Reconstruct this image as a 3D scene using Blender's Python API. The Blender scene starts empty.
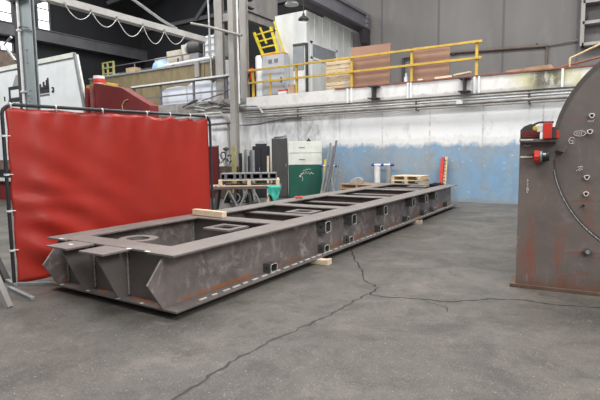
import bpy, bmesh, math, random
from mathutils import Vector, Matrix
random.seed(7)
S = bpy.context.scene
COL = S.collection
V = Vector
PI = math.pi

# ------------------------------------------------------------------ materials
def lin(c, k=1.0):
    if isinstance(c, str):
        c = c.lstrip('#'); c = [int(c[i:i+2], 16) / 255 for i in (0, 2, 4)]
    ks = k if isinstance(k, tuple) else (k, k, k)
    return tuple((x / 12.92 if x <= .04045 else ((x + .055) / 1.055) ** 2.4) * f for x, f in zip(c, ks)) + (1.0,)

class NT:
    def __init__(s, name, rough=.6, metal=0.0, spec=.5):
        s.m = bpy.data.materials.new(name); s.m.use_nodes = True
        s.t = s.m.node_tree; s.b = s.t.nodes['Principled BSDF']
        s.b.inputs['Roughness'].default_value = rough
        s.b.inputs['Metallic'].default_value = metal
        s.b.inputs['Specular IOR Level'].default_value = spec
        s.tc = s.t.nodes.new('ShaderNodeTexCoord')
        s.co = s.tc.outputs['Object']
    def link(s, a, b): s.t.links.new(a, b)
    def put(s, sock, v):
        if hasattr(v, 'is_linked') or hasattr(v, 'links'): s.link(v, sock)
        else: sock.default_value = v
    def map(s, scale=(1, 1, 1), loc=(0, 0, 0), vec=None):
        n = s.t.nodes.new('ShaderNodeMapping'); s.link(vec or s.co, n.inputs[0])
        n.inputs['Scale'].default_value = scale; n.inputs['Location'].default_value = loc
        return n.outputs[0]
    def noise(s, scale, detail=6, rough=.6, vec=None, dist=0):
        n = s.t.nodes.new('ShaderNodeTexNoise'); s.link(vec or s.co, n.inputs['Vector'])
        n.inputs['Scale'].default_value = scale; n.inputs['Detail'].default_value = detail
        n.inputs['Roughness'].default_value = rough; n.inputs['Distortion'].default_value = dist
        return n.outputs['Fac']
    def math(s, op, a, b=0.0, clamp=False):
        n = s.t.nodes.new('ShaderNodeMath'); n.operation = op; n.use_clamp = clamp
        s.put(n.inputs[0], a); s.put(n.inputs[1], b); return n.outputs[0]
    def step(s, f, a, b):          # smooth 0..1 from a to b (a may exceed b)
        n = s.t.nodes.new('ShaderNodeMapRange'); n.clamp = True
        s.put(n.inputs[0], f); n.inputs[1].default_value = a; n.inputs[2].default_value = b
        return n.outputs[0]
    def mix(s, f, a, b):
        n = s.t.nodes.new('ShaderNodeMix'); n.data_type = 'RGBA'
        s.put(n.inputs[0], f); s.put(n.inputs[6], a); s.put(n.inputs[7], b); return n.outputs[2]
    def xyz(s):
        n = s.t.nodes.new('ShaderNodeSeparateXYZ'); s.link(s.co, n.inputs[0]); return n.outputs
    def color(s, c): s.put(s.b.inputs['Base Color'], c); return s
    def bump(s, f, strength=.3, dist=.01):
        n = s.t.nodes.new('ShaderNodeBump'); n.inputs['Strength'].default_value = strength
        n.inputs['Distance'].default_value = dist; s.link(f, n.inputs['Height'])
        s.link(n.outputs[0], s.b.inputs['Normal'])

def simple(name, c1, c2=None, scale=6, rough=.6, metal=0., spec=.5, bump=0., lo=.35, hi=.65, stretch=None):
    n = NT(name, rough, metal, spec)
    c1 = lin(c1); c2 = lin(c2) if c2 else tuple(x * .8 for x in c1[:3]) + (1,)
    f = n.noise(scale, vec=n.map(stretch) if stretch else None)
    n.color(n.mix(n.step(f, lo, hi), c1, c2))
    if bump: n.bump(f, bump)
    return n.m

M = {}
M['black_tube'] = simple('black_tube', '#2c2d33', '#22232a', 9, .45)
M['red_vinyl'] = None
M['galv'] = simple('galvanised', '#9b9d9f', '#85888b', 14, .45, .3)
M['gray_paint'] = simple('gray_paint', '#989a99', '#86888a', 3, .55)
M['gray_column'] = simple('gray_column', '#8d9597', '#7d8587', 3, .55, stretch=(1, 1, .3))
M['warm_gray'] = simple('warm_gray_paint', '#a6a39f', '#8f8b87', 3, .6, stretch=(1, 1, .2))
M['dark_gray'] = simple('dark_gray_paint', '#444444', '#3a3a3a', 3, .55)
M['charcoal'] = simple('charcoal', '#2a2c30', '#222428', 3, .6)
M['black'] = simple('black_rubber', '#1b1c1f', '#131416', 8, .6)
M['conduit'] = simple('white_conduit', '#dfe0e0', '#cfd0d0', 6, .45)
M['tube_gray'] = simple('tube_gray', '#7d7f84', '#65676b', 6, .5)
M['beam_gray'] = simple('runway_beam_gray', '#b6b5b2', '#a6a5a2', 2, .6)
M['white'] = simple('white_paint', '#dfe3e4', '#d3d7d8', 2, .5)
M['offwhite'] = simple('offwhite_paint', '#dcdfd8', '#c9ccc3', 3, .5)
M['room_white'] = simple('room_white', '#dfe2e2', '#c2c5c4', 1.6, .6, stretch=(1, 1, .35))
M['yellow'] = simple('yellow_paint', '#c9a838', '#ad8d44', 5, .5)
M['bright_yellow'] = simple('bright_yellow_paint', '#e3cf2e', '#c8b52c', 5, .5)
M['cream'] = simple('cream_paint', '#cdbb93', '#b39b73', 6, .55)
M['rust_edge'] = simple('rust_red_edge', '#8c5546', '#6d4238', 5, .7)
M['wood'] = simple('pale_wood', '#e4d4bb', '#d2bc9e', 5, .7, stretch=(1, 6, 6))
M['palletwood'] = simple('pallet_wood', '#d8c6a8', '#bca686', 4, .8, stretch=(2, 2, 8))
M['oldwood'] = simple('old_wood', '#a98d70', '#8b7159', 4, .8)
M['ply'] = simple('brown_hardboard', '#987664', '#8c6b5a', 1.2, .6)
M['green'] = simple('green_paint', '#0f5a48', '#17493f', 2.2, .45, stretch=(1, 1, .5))
M['teal'] = simple('teal_cloth', '#53c3b1', '#2f9c8d', 8, .8)
M['redpaint'] = simple('red_paint', '#d0392b', '#b8302a', 6, .5)
M['maroon'] = simple('maroon_paint', '#7a2c2a', '#66272a', 2, .5)
M['tan'] = simple('tan_panel', '#877c60', '#75694d', 2.2, .7, stretch=(1, 1, .5))
M['palesheet'] = simple('pale_sheet', '#e2e7ef', '#cbd3df', .9, .5)
M['blue_plastic'] = simple('blue_plastic', '#7fa8d6', '#a9c6e4', 4, .4)
M['blue_band'] = simple('blue_band', '#3d49a8', '#2c3886', 6, .5)
M['card'] = simple('cardboard', '#c3a990', '#af9378', 4, .8)
M['orange'] = simple('orange_paint', '#d0883c', '#b8702f', 6, .5)
M['dk_purple'] = simple('girder_gray', '#77757c', '#6a6870', 1.5, .55)
M['dk_lip'] = simple('girder_dark', '#3b383d', '#322f34', 1.5, .6)
M['silver'] = simple('silver_pipe', '#b2b5b7', '#95989a', 5, .4, .4)
M['chalk'] = simple('chalk', '#d9d7d2', '#c2bfb8', 30, .9)
M['olive'] = simple('olive_steel', '#b3b07a', '#9d9a62', 6, .6)
M['creamwall'] = simple('cream_cabinet', '#c9c4b6', '#b5afa0', 2, .6)
M['roof'] = simple('roof_dark', '#26272b', '#1d1e22', 1.2, .8)
M['shadewall'] = simple('shaded_cladding', '#202226', '#191a1d', .6, .8, stretch=(1, 1, .2))  # near-black base colour carries the shade of the dim left side
M['darkbeam'] = simple('dark_beam', '#606064', '#505054', 1, .6)
M['pipegray'] = simple('dirty_pipe', '#a09e9a', '#77746f', 3, .6)
M['brownpipe'] = simple('brown_pipe', '#6f6059', '#5e514b', 3, .6)
M['machinebrown'] = simple('machine_brown', '#7d6d61', '#5e5149', 5, .7)
M['navy'] = simple('dark_navy', '#1e1f29', '#17181f', 6, .6)

def mat_red_vinyl():
    n = NT('red_vinyl', .33, 0, .5)
    f = n.noise(1.6, 4)
    n.color(n.mix(n.step(f, .35, .7), lin('#9e281e'), lin('#aa3026')))
    n.b.inputs['Roughness'].default_value = .38
    n.bump(n.noise(2.2, 3, vec=n.map((1, 1, .6))), .18, .05)
    return n.m
M['red_vinyl'] = mat_red_vinyl()

def mat_steel(name, a, b, patch=None, rust=False, rough=.5, streak=(1, 1, 1), spec=.3):
    n = NT(name, rough, .25, spec)
    f = n.noise(2.2, 8, .65, n.map(streak)); g = n.noise(14, 6, .7)
    c = n.mix(n.step(f, .3, .7), lin(a), lin(b))
    c = n.mix(n.math('MULTIPLY', n.step(g, .5, .75), .35), c, lin('#6a5f5c'))
    if patch:
        p = n.noise(3.1, 7, .7, n.map((1, 1, 1), (7, 3, 1)), .6)
        c = n.mix(n.math('MULTIPLY', n.step(p, .52, .64), .6), c, lin(patch))
        q = n.noise(1.7, 6, .7, n.map((1, 1, 1.4), (1, 8, 3)), .8); c = n.mix(n.math('MULTIPLY', n.step(q, .52, .66), .5), c, lin('#5c5554'))
    if rust:
        x, y, z = n.xyz()
        r = n.noise(1.1, 6, .7, n.map((1, 1, .1), (2, 1, 0)))
        zz = n.math('ADD', z, n.math('MULTIPLY', n.math('SUBTRACT', r, .5), .1))
        band = n.math('MULTIPLY', n.step(zz, .16, .13), n.step(r, .47, .55))
        c = n.mix(n.math('MULTIPLY', band, .8), c, lin('#a8683c'))
    n.color(c); n.bump(g, .12, .004)
    return n.m
M['mill_top'] = mat_steel('mill_scale_flange', '#86807d', '#746e6b', None, False, .55)
M['mill_web'] = mat_steel('mill_scale_web', '#958b88', '#6e6665', '#c0bab6', True, .55)
M['mill_in'] = mat_steel('mill_scale_plate', '#807976', '#6d6664', None, False, .5)
M['mill_rusty'] = mat_steel('mill_scale_rust_spotted', '#77716f', '#625c5a', '#8d8886', True, .5)
M['bracket'] = mat_steel('bracket_steel', '#5e605f', '#4c4e4d', '#8d8e8c', False, .45)
M['weld'] = simple('weld_bead', '#a5a4a2', '#6f6e6d', 60, .45, .3, bump=.5)
M['bright_steel'] = simple('bright_ground_steel', '#d0cfca', '#8a8986', 14, .45)
M['stitch'] = simple('stitch_weld', '#dcdad6', '#bab7b2', 30, .5)

def mat_tank(name, a, b, reds):
    n = NT(name, .6, .05)
    f = n.noise(1.5, 8, .65); st = n.noise(4, 5, .6, n.map((1.5, 1.5, .3), (3, 0, 0)))
    c = n.mix(n.step(f, .3, .7), lin(a, .85), lin(b, .85))
    x, y, z = n.xyz()
    r = n.math('MULTIPLY', n.step(st, .5, .64), n.step(z, 1.6, .5))
    c = n.mix(n.math('MULTIPLY', r, reds), c, lin('#8a5546', .9))
    g = n.noise(9, 6, .7, n.map((1, 1, .25)))
    c = n.mix(n.math('MULTIPLY', n.step(g, .6, .72), .5), c, lin('#8f8f90', .9))
    w = n.noise(2.6, 8, .75, n.map((1, 1, .6), (9, 4, 2)), .5); c = n.mix(n.math('MULTIPLY', n.step(w, .54, .64), .5), c, lin('#5a5352')); c = n.mix(n.math('MULTIPLY', n.step(w, .44, .34), .5), c, lin('#8a8482'))
    ho = n.noise(2, 6, .7, n.map((.5, 1, 4), (2, 2, 9)), .4); c = n.mix(n.math('MULTIPLY', n.math('MULTIPLY', n.step(ho, .58, .66), n.step(x, .35, .6)), .6), c, lin('#7e4a40'))
    low = n.math('MULTIPLY', n.step(n.math('ADD', z, n.math('MULTIPLY', g, .25)), .3, .16), .7)
    c = n.mix(low, c, lin('#6f4a37', .9))
    n.color(c); n.bump(g, .1, .004); return n.m
M['tank_plate'] = mat_tank('tank_saddle_steel', '#81756f', '#675e5a', .8)
M['tank_head'] = mat_tank('tank_head_steel', '#7d726c', '#655f5c', .7)

def mat_floor():
    n = NT('concrete_floor', .62, 0, .4)
    big = n.noise(.35, 5, .6); mid = n.noise(1.3, 9, .72, n.map((1, 1, 1), (4, 9, 0)), .4)
    blot = n.noise(4.5, 7, .75, n.map((1, 1, 1), (2, 5, 0)), .3); fine = n.noise(38, 3, .65); sp = n.noise(75, 2, .5); sp2 = n.noise(48, 2, .5, n.map((1, 1, 1), (3, 1, 0)))
    c = n.mix(n.step(big, .35, .65), lin('#6a6761', .75), lin('#5f5c57', .75))
    c = n.mix(n.math('MULTIPLY', n.step(mid, .49, .6), .75), c, lin('#4d4a46', .75))
    c = n.mix(n.math('MULTIPLY', n.step(mid, .46, .34), .7), c, lin('#7d7871', .75))
    c = n.mix(n.math('MULTIPLY', n.step(blot, .53, .64), .65), c, lin('#4a4844', .75))
    c = n.mix(n.math('MULTIPLY', n.step(blot, .43, .32), .6), c, lin('#837d75', .75))
    c = n.mix(n.math('MULTIPLY', n.step(fine, .52, .7), .5), c, lin('#4a4743', .75))
    c = n.mix(n.math('MULTIPLY', n.step(sp, .62, .7), .8), c, lin('#a09a90', .75))
    c = n.mix(n.math('MULTIPLY', n.step(sp2, .68, .72), .8), c, lin('#b5afa6', .75))
    n.color(c); n.bump(fine, .2, .003)
    rr = n.math('ADD', n.math('MULTIPLY', mid, .35), .36); n.put(n.b.inputs['Roughness'], rr)
    return n.m
M['floor'] = mat_floor()

def mat_wall():
    n = NT('painted_block_wall', .6)
    x, y, z = n.xyz()
    big = n.noise(.6, 6, .65); st = n.noise(2.2, 7, .7, n.map((1, 1, .35), (5, 0, 2)), .5); fine = n.noise(7, 6, .7)
    white = n.mix(n.math('MULTIPLY', n.step(big, .45, .72), .55), lin('#eceef0'), lin('#d2d3d4'))
    white = n.mix(n.math('MULTIPLY', n.step(st, .56, .7), .6), white, lin('#a9a8a5'))
    # heavier soot high on the left half
    left = n.math('MULTIPLY', n.step(x, -6.5, -9.5), n.step(st, .42, .62))
    white = n.mix(n.math('MULTIPLY', left, .55), white, lin('#8d8e8e'))
    blue = n.mix(n.step(st, .4, .66), lin('#7fabd4', (.9, .82, .76)), lin('#94abbd', (.9, .82, .76)))
    blue = n.mix(n.math('MULTIPLY', n.step(fine, .55, .72), .35), blue, lin('#8b97a0', (.9, .82, .76)))
    blue = n.mix(n.math('MULTIPLY', n.step(big, .5, .66), .65), blue, lin('#9a9d9c', (.9, .82, .76)))
    bb = n.noise(1.1, 8, .75, n.map((1, 1, .7), (3, 1, 7)), .6); blue = n.mix(n.math('MULTIPLY', n.step(bb, .5, .62), .5), blue, lin('#7f98ae', (.9, .82, .76))); blue = n.mix(n.math('MULTIPLY', n.step(bb, .42, .34), .6), blue, lin('#a5c0d8', (.9, .82, .76)))
    sm = n.noise(1.3, 7, .75, n.map((1, 1, 1.2), (8, 2, 5)), .5); stain = n.step(sm, .56, .66)
    blue = n.mix(n.math('MULTIPLY', stain, .55), blue, lin('#8f918a', (.9, .82, .76)))
    chip = n.noise(6, 5, .7, n.map((1, 1, 1), (2, 7, 1))); blue = n.mix(n.math('MULTIPLY', n.step(chip, .64, .68), .6), blue, lin('#cdd6dc'))
    zz = n.math('ADD', z, n.math('MULTIPLY', n.math('SUBTRACT', st, .5), .55))
    zz = n.math('ADD', zz, n.math('MULTIPLY', n.math('SUBTRACT', fine, .5), .25))
    dirty = n.step(zz, 2.06, 1.97)
    c = n.mix(n.math('MULTIPLY', dirty, .35), white, lin('#c2bfb8'))
    xx = n.math('ADD', x, n.math('MULTIPLY', n.math('SUBTRACT', fine, .5), .7))
    bm = n.math('MULTIPLY', n.step(zz, 1.88, 1.72), n.step(xx, -8.9, -8.6))
    c = n.mix(bm, c, blue)
    base = n.math('MULTIPLY', n.step(zz, .12, .04), .7)
    c = n.mix(base, c, lin('#8a8c8b'))
    # vertical shutter-board joints
    j = n.math('FRACT', n.math('MULTIPLY', n.math('ADD', x, 20.), .62))
    jl = n.math('MULTIPLY', n.step(n.math('ABSOLUTE', n.math('SUBTRACT', j, .5)), .02, .008), n.math('MULTIPLY', n.step(fine, .4, .55), .45))
    c = n.mix(jl, c, lin('#8c8c8c'))
    n.color(c); n.bump(fine, .12, .01); return n.m
M['wall'] = mat_wall()

def mat_fascia():
    n = NT('white_girder_fascia', .55)
    x, y, z = n.xyz()
    st = n.noise(3, 7, .7, n.map((1, 1, .5)), .4); big = n.noise(1.7, 6, .6, n.map((1, 1, 1), (1, 2, 3)))
    c = n.mix(n.math('MULTIPLY', n.step(st, .5, .7), .5), lin('#d9d8d7'), lin('#aeaaa6'))
    r = n.math('MULTIPLY', n.math('MULTIPLY', n.step(x, -2.6, -1.9), n.step(x, .2, -.6)), n.step(big, .36, .55))
    c = n.mix(n.math('MULTIPLY', r, .85), c, lin('#b7b486'))
    k = n.math('MULTIPLY', n.math('MULTIPLY', n.step(x, -1.95, -1.6), n.step(x, -.9, -1.15)), n.step(st, .4, .54))
    c = n.mix(n.math('MULTIPLY', k, .9), c, lin('#4a463c'))
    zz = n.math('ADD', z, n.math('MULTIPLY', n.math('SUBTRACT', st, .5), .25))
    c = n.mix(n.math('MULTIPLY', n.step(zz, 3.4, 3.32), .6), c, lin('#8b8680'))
    n.color(c); return n.m
M['fascia'] = mat_fascia()

def mat_upper():
    n = NT('gray_panel_wall', .6)
    x, y, z = n.xyz()
    st = n.noise(.5, 6, .6, n.map((1, 1, .25))); fine = n.noise(2, 6, .6, n.map((1, 1, .3)))
    c = n.mix(n.step(st, .35, .65), lin('#908e8c', .62), lin('#7f7d7c', .62))
    c = n.mix(n.math('MULTIPLY', n.step(fine, .55, .7), .4), c, lin('#9e9c9a', .62))
    j = n.math('FRACT', n.math('MULTIPLY', n.math('ADD', x, 21.9), .405))
    c = n.mix(n.math('MULTIPLY', n.step(n.math('ABSOLUTE', n.math('SUBTRACT', j, .5)), .025, .012), .55), c, lin('#57555a', .62))
    n.color(c); return n.m
M['upper'] = mat_upper()

def mat_emit(name, c, s):
    n = NT(name); n.color(lin(c)); n.b.inputs['Emission Color'].default_value = lin(c); n.b.inputs['Emission Strength'].default_value = s
    return n.m
M['daylight'] = mat_emit('daylit_glass', '#f4f8ff', 3.5)
M['pane_gray'] = simple('dull_window_pane', '#8b9096', '#7c8187', 2, .25)

# ------------------------------------------------------------------ mesh builder
class B:
    def __init__(s): s.bm = bmesh.new()
    def poly(s, pts): return s.bm.faces.new([s.bm.verts.new(p) for p in pts])
    def hexa(s, a, b):            # two rings of 4 pts
        n = len(a); va = [s.bm.verts.new(p) for p in a]; vb = [s.bm.verts.new(p) for p in b]
        s.bm.faces.new(va[::-1]); s.bm.faces.new(vb)
        for i in range(n): s.bm.faces.new((va[i], va[(i+1) % n], vb[(i+1) % n], vb[i]))
        return s
    def box(s, x0, x1, y0, y1, z0, z1):
        return s.hexa([(x0, y0, z0), (x1, y0, z0), (x1, y1, z0), (x0, y1, z0)], [(x0, y0, z1), (x1, y0, z1), (x1, y1, z1), (x0, y1, z1)])
    def bar(s, p, q, w, h=None, up=(0, 0, 1)):   # rectangular bar along p->q
        p, q = V(p), V(q); h = h or w; d = (q - p).normalized(); up = V(up)
        if abs(d.dot(up)) > .98: up = V((0, 1, 0))
        sx = d.cross(up).normalized() * w / 2; sy = sx.normalized().cross(d).normalized() * h / 2
        r = [-sx - sy, sx - sy, sx + sy, -sx + sy]
        return s.hexa([p + k for k in r], [q + k for k in r])
    def tube(s, p, q, r, n=12, r2=None):
        p, q = V(p), V(q); d = (q - p).normalized(); u = d.orthogonal().normalized(); w = d.cross(u)
        r2 = r if r2 is None else r2
        ring = lambda c, R: [c + (u * math.cos(2*PI*i/n) + w * math.sin(2*PI*i/n)) * R for i in range(n)]
        return s.hexa(ring(p, r), ring(q, r2))
    def path(s, pts, r, n=8):      # swept tube through points
        pts = [V(p) for p in pts]; rings = []
        u = None
        for i, p in enumerate(pts):
            d = (pts[min(i+1, len(pts)-1)] - pts[max(i-1, 0)]).normalized()
            u = d.orthogonal().normalized() if u is None else (u - d * u.dot(d)).normalized()
            w = d.cross(u)
            rings.append([s.bm.verts.new(p + (u*math.cos(2*PI*k/n) + w*math.sin(2*PI*k/n)) * r) for k in range(n)])
        for a, b in zip(rings, rings[1:]):
            for k in range(n): s.bm.faces.new((a[k], a[(k+1) % n], b[(k+1) % n], b[k]))
        s.bm.faces.new(rings[0][::-1]); s.bm.faces.new(rings[-1]); return s
    def prism(s, pts, axis, a, b): # pts 2d in the plane normal to axis
        f = {'x': lambda u, v, t: (t, u, v), 'y': lambda u, v, t: (u, t, v), 'z': lambda u, v, t: (u, v, t)}[axis]
        return s.hexa([f(u, v, a) for u, v in pts], [f(u, v, b) for u, v in pts])
    def lathe(s, prof, c, axis='z', n=24, cap=True):  # prof: (r, t)
        c = V(c); ax = {'x': (V((0,1,0)), V((0,0,1)), V((1,0,0))), 'y': (V((1,0,0)), V((0,0,1)), V((0,1,0))), 'z': (V((1,0,0)), V((0,1,0)), V((0,0,1)))}[axis]
        rings = [[s.bm.verts.new(c + (ax[0]*math.cos(2*PI*i/n) + ax[1]*math.sin(2*PI*i/n))*max(r, 1e-4) + ax[2]*t) for i in range(n)] for r, t in prof]
        for a, b in zip(rings, rings[1:]):
            for k in range(n): s.bm.faces.new((a[k], a[(k+1) % n], b[(k+1) % n], b[k]))
        if cap: s.bm.faces.new(rings[0][::-1]); s.bm.faces.new(rings[-1])
        return s
    def frame(s, x0, x1, z0, z1, y0, y1, w):  # picture frame in XZ
        s.box(x0, x1, y0, y1, z1-w, z1); s.box(x0, x1, y0, y1, z0, z0+w)
        s.box(x0, x0+w, y0, y1, z0+w, z1-w); s.box(x1-w, x1, y0, y1, z0+w, z1-w); return s
    def ibeam(s, x0, x1, z0, z1, y0, y1, t=.02, axis='y'):
        pts = [(x0, z0), (x1, z0), (x1, z0+t), ((x0+x1)/2+t/2, z0+t), ((x0+x1)/2+t/2, z1-t), (x1, z1-t), (x1, z1), (x0, z1), (x0, z1-t), ((x0+x1)/2-t/2, z1-t), ((x0+x1)/2-t/2, z0+t), (x0, z0+t)]
        return s.prism(pts, axis, y0, y1)
    def build(s, name, mat, parent=None, bevel=0., smooth=False):
        bmesh.ops.recalc_face_normals(s.bm, faces=s.bm.faces)
        off = worldloc(parent)
        bmesh.ops.translate(s.bm, verts=s.bm.verts, vec=-off)
        me = bpy.data.meshes.new(name); s.bm.to_mesh(me); s.bm.free()
        me.materials.append(M[mat] if isinstance(mat, str) else mat)
        o = bpy.data.objects.new(name, me); COL.objects.link(o)
        if parent: o.parent = parent
        if smooth:
            for p in me.polygons: p.use_smooth = True
            md = o.modifiers.new('es', 'EDGE_SPLIT'); md.split_angle = math.radians(35)
        if bevel:
            md = o.modifiers.new('bv', 'BEVEL'); md.width = bevel; md.segments = 2; md.limit_method = 'ANGLE'
        return o
def worldloc(o):
    v = V((0, 0, 0))
    while o: v = v + o.location; o = o.parent
    return v
def tag(o, label, cat, group=None):
    o['label'] = label; o['category'] = cat
    if group: o['group'] = group
    return o
def thing(name, label, cat, loc=(0, 0, 0), group=None):
    o = bpy.data.objects.new(name, None); COL.objects.link(o); o.location = loc; o.empty_display_size = .1
    return tag(o, label, cat, group)
def struct(b, name, mat, **k):
    o = b.build(name, mat, **k); o['kind'] = 'structure'; return o
def lab(o, l): o['label'] = l; return o
def dup(root, loc, rz, label=None):
    r = root.copy(); COL.objects.link(r); r.location = loc; r.rotation_euler = (0, 0, rz)
    if label: r['label'] = label
    for ch in list(root.children):
        c = ch.copy(); COL.objects.link(c); c.parent = r
        for g in list(ch.children):
            d = g.copy(); COL.objects.link(d); d.parent = c
    return r

# ------------------------------------------------------------------ camera
yaw, pitch, roll = 0.5634, 0.0994, -0.0129
c_, s_ = math.cos, math.sin
fw = V((-s_(yaw)*c_(pitch), c_(yaw)*c_(pitch), -s_(pitch)))
r0 = V((c_(yaw), s_(yaw), 0)); u0 = r0.cross(fw)
r1 = c_(roll)*r0 + s_(roll)*u0; u1 = -s_(roll)*r0 + c_(roll)*u0
cam = bpy.data.cameras.new('camera'); co = bpy.data.objects.new('camera', cam); COL.objects.link(co)
mw = Matrix((r1, u1, -fw)).transposed().to_4x4(); mw.translation = (0, 0, 1.6); co.matrix_world = mw
cam.sensor_width = 36; cam.lens = 477.42 / 600 * 36; cam.clip_end = 200
S.camera = co

# ------------------------------------------------------------------ setting
struct(B().box(-26, 14, -6, 15.2, -.3, 0), 'floor', 'floor')
struct(B().box(-26, 14, 15.2, 15.5, 0, 3.28), 'wall_back', 'wall')
struct(B().box(-11.2, 14, 20, 20.2, 3.8, 12), 'wall_upper', 'upper')
struct(B().box(-26, -11.2, 21, 21.2, 3.8, 12), 'wall_far', 'shadewall')
lw = B()
WX = -25
lw.box(WX-.2, WX, -6, 21, 0, 12)
struct(lw, 'wall_left', 'shadewall')
struct(B().box(-26, 14, -6, 21.2, 12, 12.2), 'ceiling', 'roof')
# mezzanine: deck slab, white fascia girder with its stiffeners
struct(B().box(-25, 14, 15.2, 21, 3.68, 3.8), 'mezzanine_floor', 'warm_gray')
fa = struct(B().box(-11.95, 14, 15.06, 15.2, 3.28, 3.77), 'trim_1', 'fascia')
struct(B().box(-25, -11.95, 15.1, 15.2, 3.28, 3.77), 'trim_2', 'pipegray')
st = B()
for x in (-7.5, -7.35, -5.35, -5.25, -3.3, -3.17, -1.0):
    st.box(x-.03, x+.03, 15.0, 15.06, 3.28, 3.77)
o = st.build('girder_stiffener', 'white', fa)
struct(B().box(-8.0, 14, 15.02, 15.2, 3.77, 3.81), 'trim_3', 'rust_edge')
# windows in the left wall: daylit panes with dark glazing bars
def left_window(n, y0, y1, z0, z1, bars, rows):
    fr = B()
    for y in [y0 + (y1-y0)*i/bars for i in range(bars+1)]: fr.box(WX, WX+.08, y-.04, y+.04, z0, z1)
    for z in [z0 + (z1-z0)*i/rows for i in range(rows+1)]: fr.box(WX, WX+.07, y0, y1, z-.03, z+.03)
    w = struct(fr, 'window_%d' % n, 'darkbeam')
    B().box(WX, WX+.03, y0, y1, z0, z1).build('pane', 'daylight', w)
left_window(1, 10.6, 13.08, 7.98, 10.4, 4, 4)
left_window(2, 10.6, 13.0, 6.75, 7.18, 4, 1)
left_window(3, 14.35, 15.0, 8.0, 10.4, 1, 4)
# brown brick infill below the left windows
struct(B().box(WX, WX+.06, 8, 13.3, 4.5, 6.7), 'trim_4', 'machinebrown')

# floor cracks: dark filled ribbons with ragged edges
def crack(pts, w, name='floor_crack'):
    rnd = random.Random(len(pts)); fine = []
    for (x0, y0), (x1, y1) in zip(pts, pts[1:]):
        n = max(2, int(math.hypot(x1-x0, y1-y0) / .06))
        for i in range(n):
            t = i/n; fine.append((x0+(x1-x0)*t + rnd.uniform(-.018, .018), y0+(y1-y0)*t + rnd.uniform(-.018, .018)))
    fine.append(pts[-1]); b = B(); prev = None
    for i, (x, y) in enumerate(fine):
        a = fine[max(i-1, 0)]; c = fine[min(i+1, len(fine)-1)]
        d = V((c[0]-a[0], c[1]-a[1])).normalized(); k = w * rnd.uniform(.35, 1.1)
        cur = [b.bm.verts.new((x - d.y*k, y + d.x*k, .0015)), b.bm.verts.new((x + d.y*k, y - d.x*k, .0015))]
        if prev: b.bm.faces.new((prev[0], prev[1], cur[1], cur[0]))
        prev = cur
    return struct(b, name, 'crackdirt')
M['crackdirt'] = simple('crack_dirt', '#2f2b28', '#292522', 20, .9)
M['jointdirt'] = simple('joint_dirt', '#423d39', '#3b3733', 20, .9)
crack([(-3.41, 6.94), (-2.97, 6.21), (-2.66, 5.77), (-2.46, 5.36), (-2.16, 5.13), (-2.16, 4.85), (-1.97, 4.83), (-1.61, 4.96), (-1.3, 5.01), (-.96, 5.33), (-.68, 5.45), (-.3, 5.47), (.05, 5.56), (1.2, 5.7)], .015)
o = crack([(-2.16, 4.85), (-2.19, 4.54), (-2.2, 4.02), (-2.27, 3.57), (-2.32, 3.17), (-2.35, 2.68), (-2.32, 2.38), (-2.31, 2.09), (-2.3, 1.5)], .017)
o.data.materials[0] = M['jointdirt']
o = crack([(-1.61, 4.96), (-1.3, 4.82), (-1.24, 4.68)], .008); o.data.materials[0] = M['jointdirt']

# ------------------------------------------------------------------ the long steel skid frame
FX0, FX1, FY0, FY1, ZT, ZB = -5.53, -3.40, 3.12, 13.65, .64, .07
fr = thing('steel_skid_frame', 'long raw steel skid frame lying on wooden wedges mid floor', 'steel frame', (-4.46, 8, 0))
WR, WL = -3.59, -5.345
for xw, x0, x1, mt in ((WR, FX1-.38, FX1, 'mill_web'), (WL, FX0, FX0+.37, 'mill_web')):
    B().box(x0, x1, FY0, FY1+.05, ZT-.022, ZT).build('top_flange', 'mill_top', fr, .003)
    B().prism([(3.17, ZT-.022), (2.95, .36), (3.12, ZB+.022), (FY1, ZB+.022), (FY1, ZT-.022)], 'x', xw-.012, xw+.012).build('web', mt, fr, .002)
    B().box(x0, x1+(.01 if xw == WR else 0), FY0, FY1+.03, ZB, ZB+.022).build('bottom_flange', 'mill_in', fr, .003)
B().box(FX0+.37, FX1-.38, FY0, FY0+.42, ZB, ZB+.022).build('front_plate', 'mill_in', fr, .003)
RM = simple('orange_rust', '#a5683d', '#7b5540', 9, .8)
for x0, x1 in ((-3.78, -3.62), (-4.14, -3.86), (-4.7, -4.55)): B().box(x0, x1, FY0+.06, FY0+.125, ZB+.022, ZB+.0235).build('rust_patch', RM, fr)
# cross beams: flush ones every 2.06 m, lower ones between
cy = [3.30, 5.38, 7.36, 9.42, 11.48, 13.48]
for i, y in enumerate(cy):
    B().box(FX0+.37, FX1-.38, y-.14, y+.14, ZT-.022, ZT).build('cross_beam_flange', 'mill_top', fr, .003)
    B().box(WL+.012, WR-.012, y-.05, y-.03, ZB+.022, ZT-.022).build('cross_beam_web', 'mill_in', fr)
    if i: B().box(FX0+.37, FX1-.38, y-.16, y+.1, ZB, ZB+.022).build('cross_beam_foot', 'mill_in', fr)
for y in (6.62, 8.6, 10.65, 12.7):
    B().ibeam(y-.1, y+.1, .33, .575, WL+.012, WR-.012, .02, 'x').build('intermediate_cross_beam', 'mill_in', fr, .002)
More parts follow.
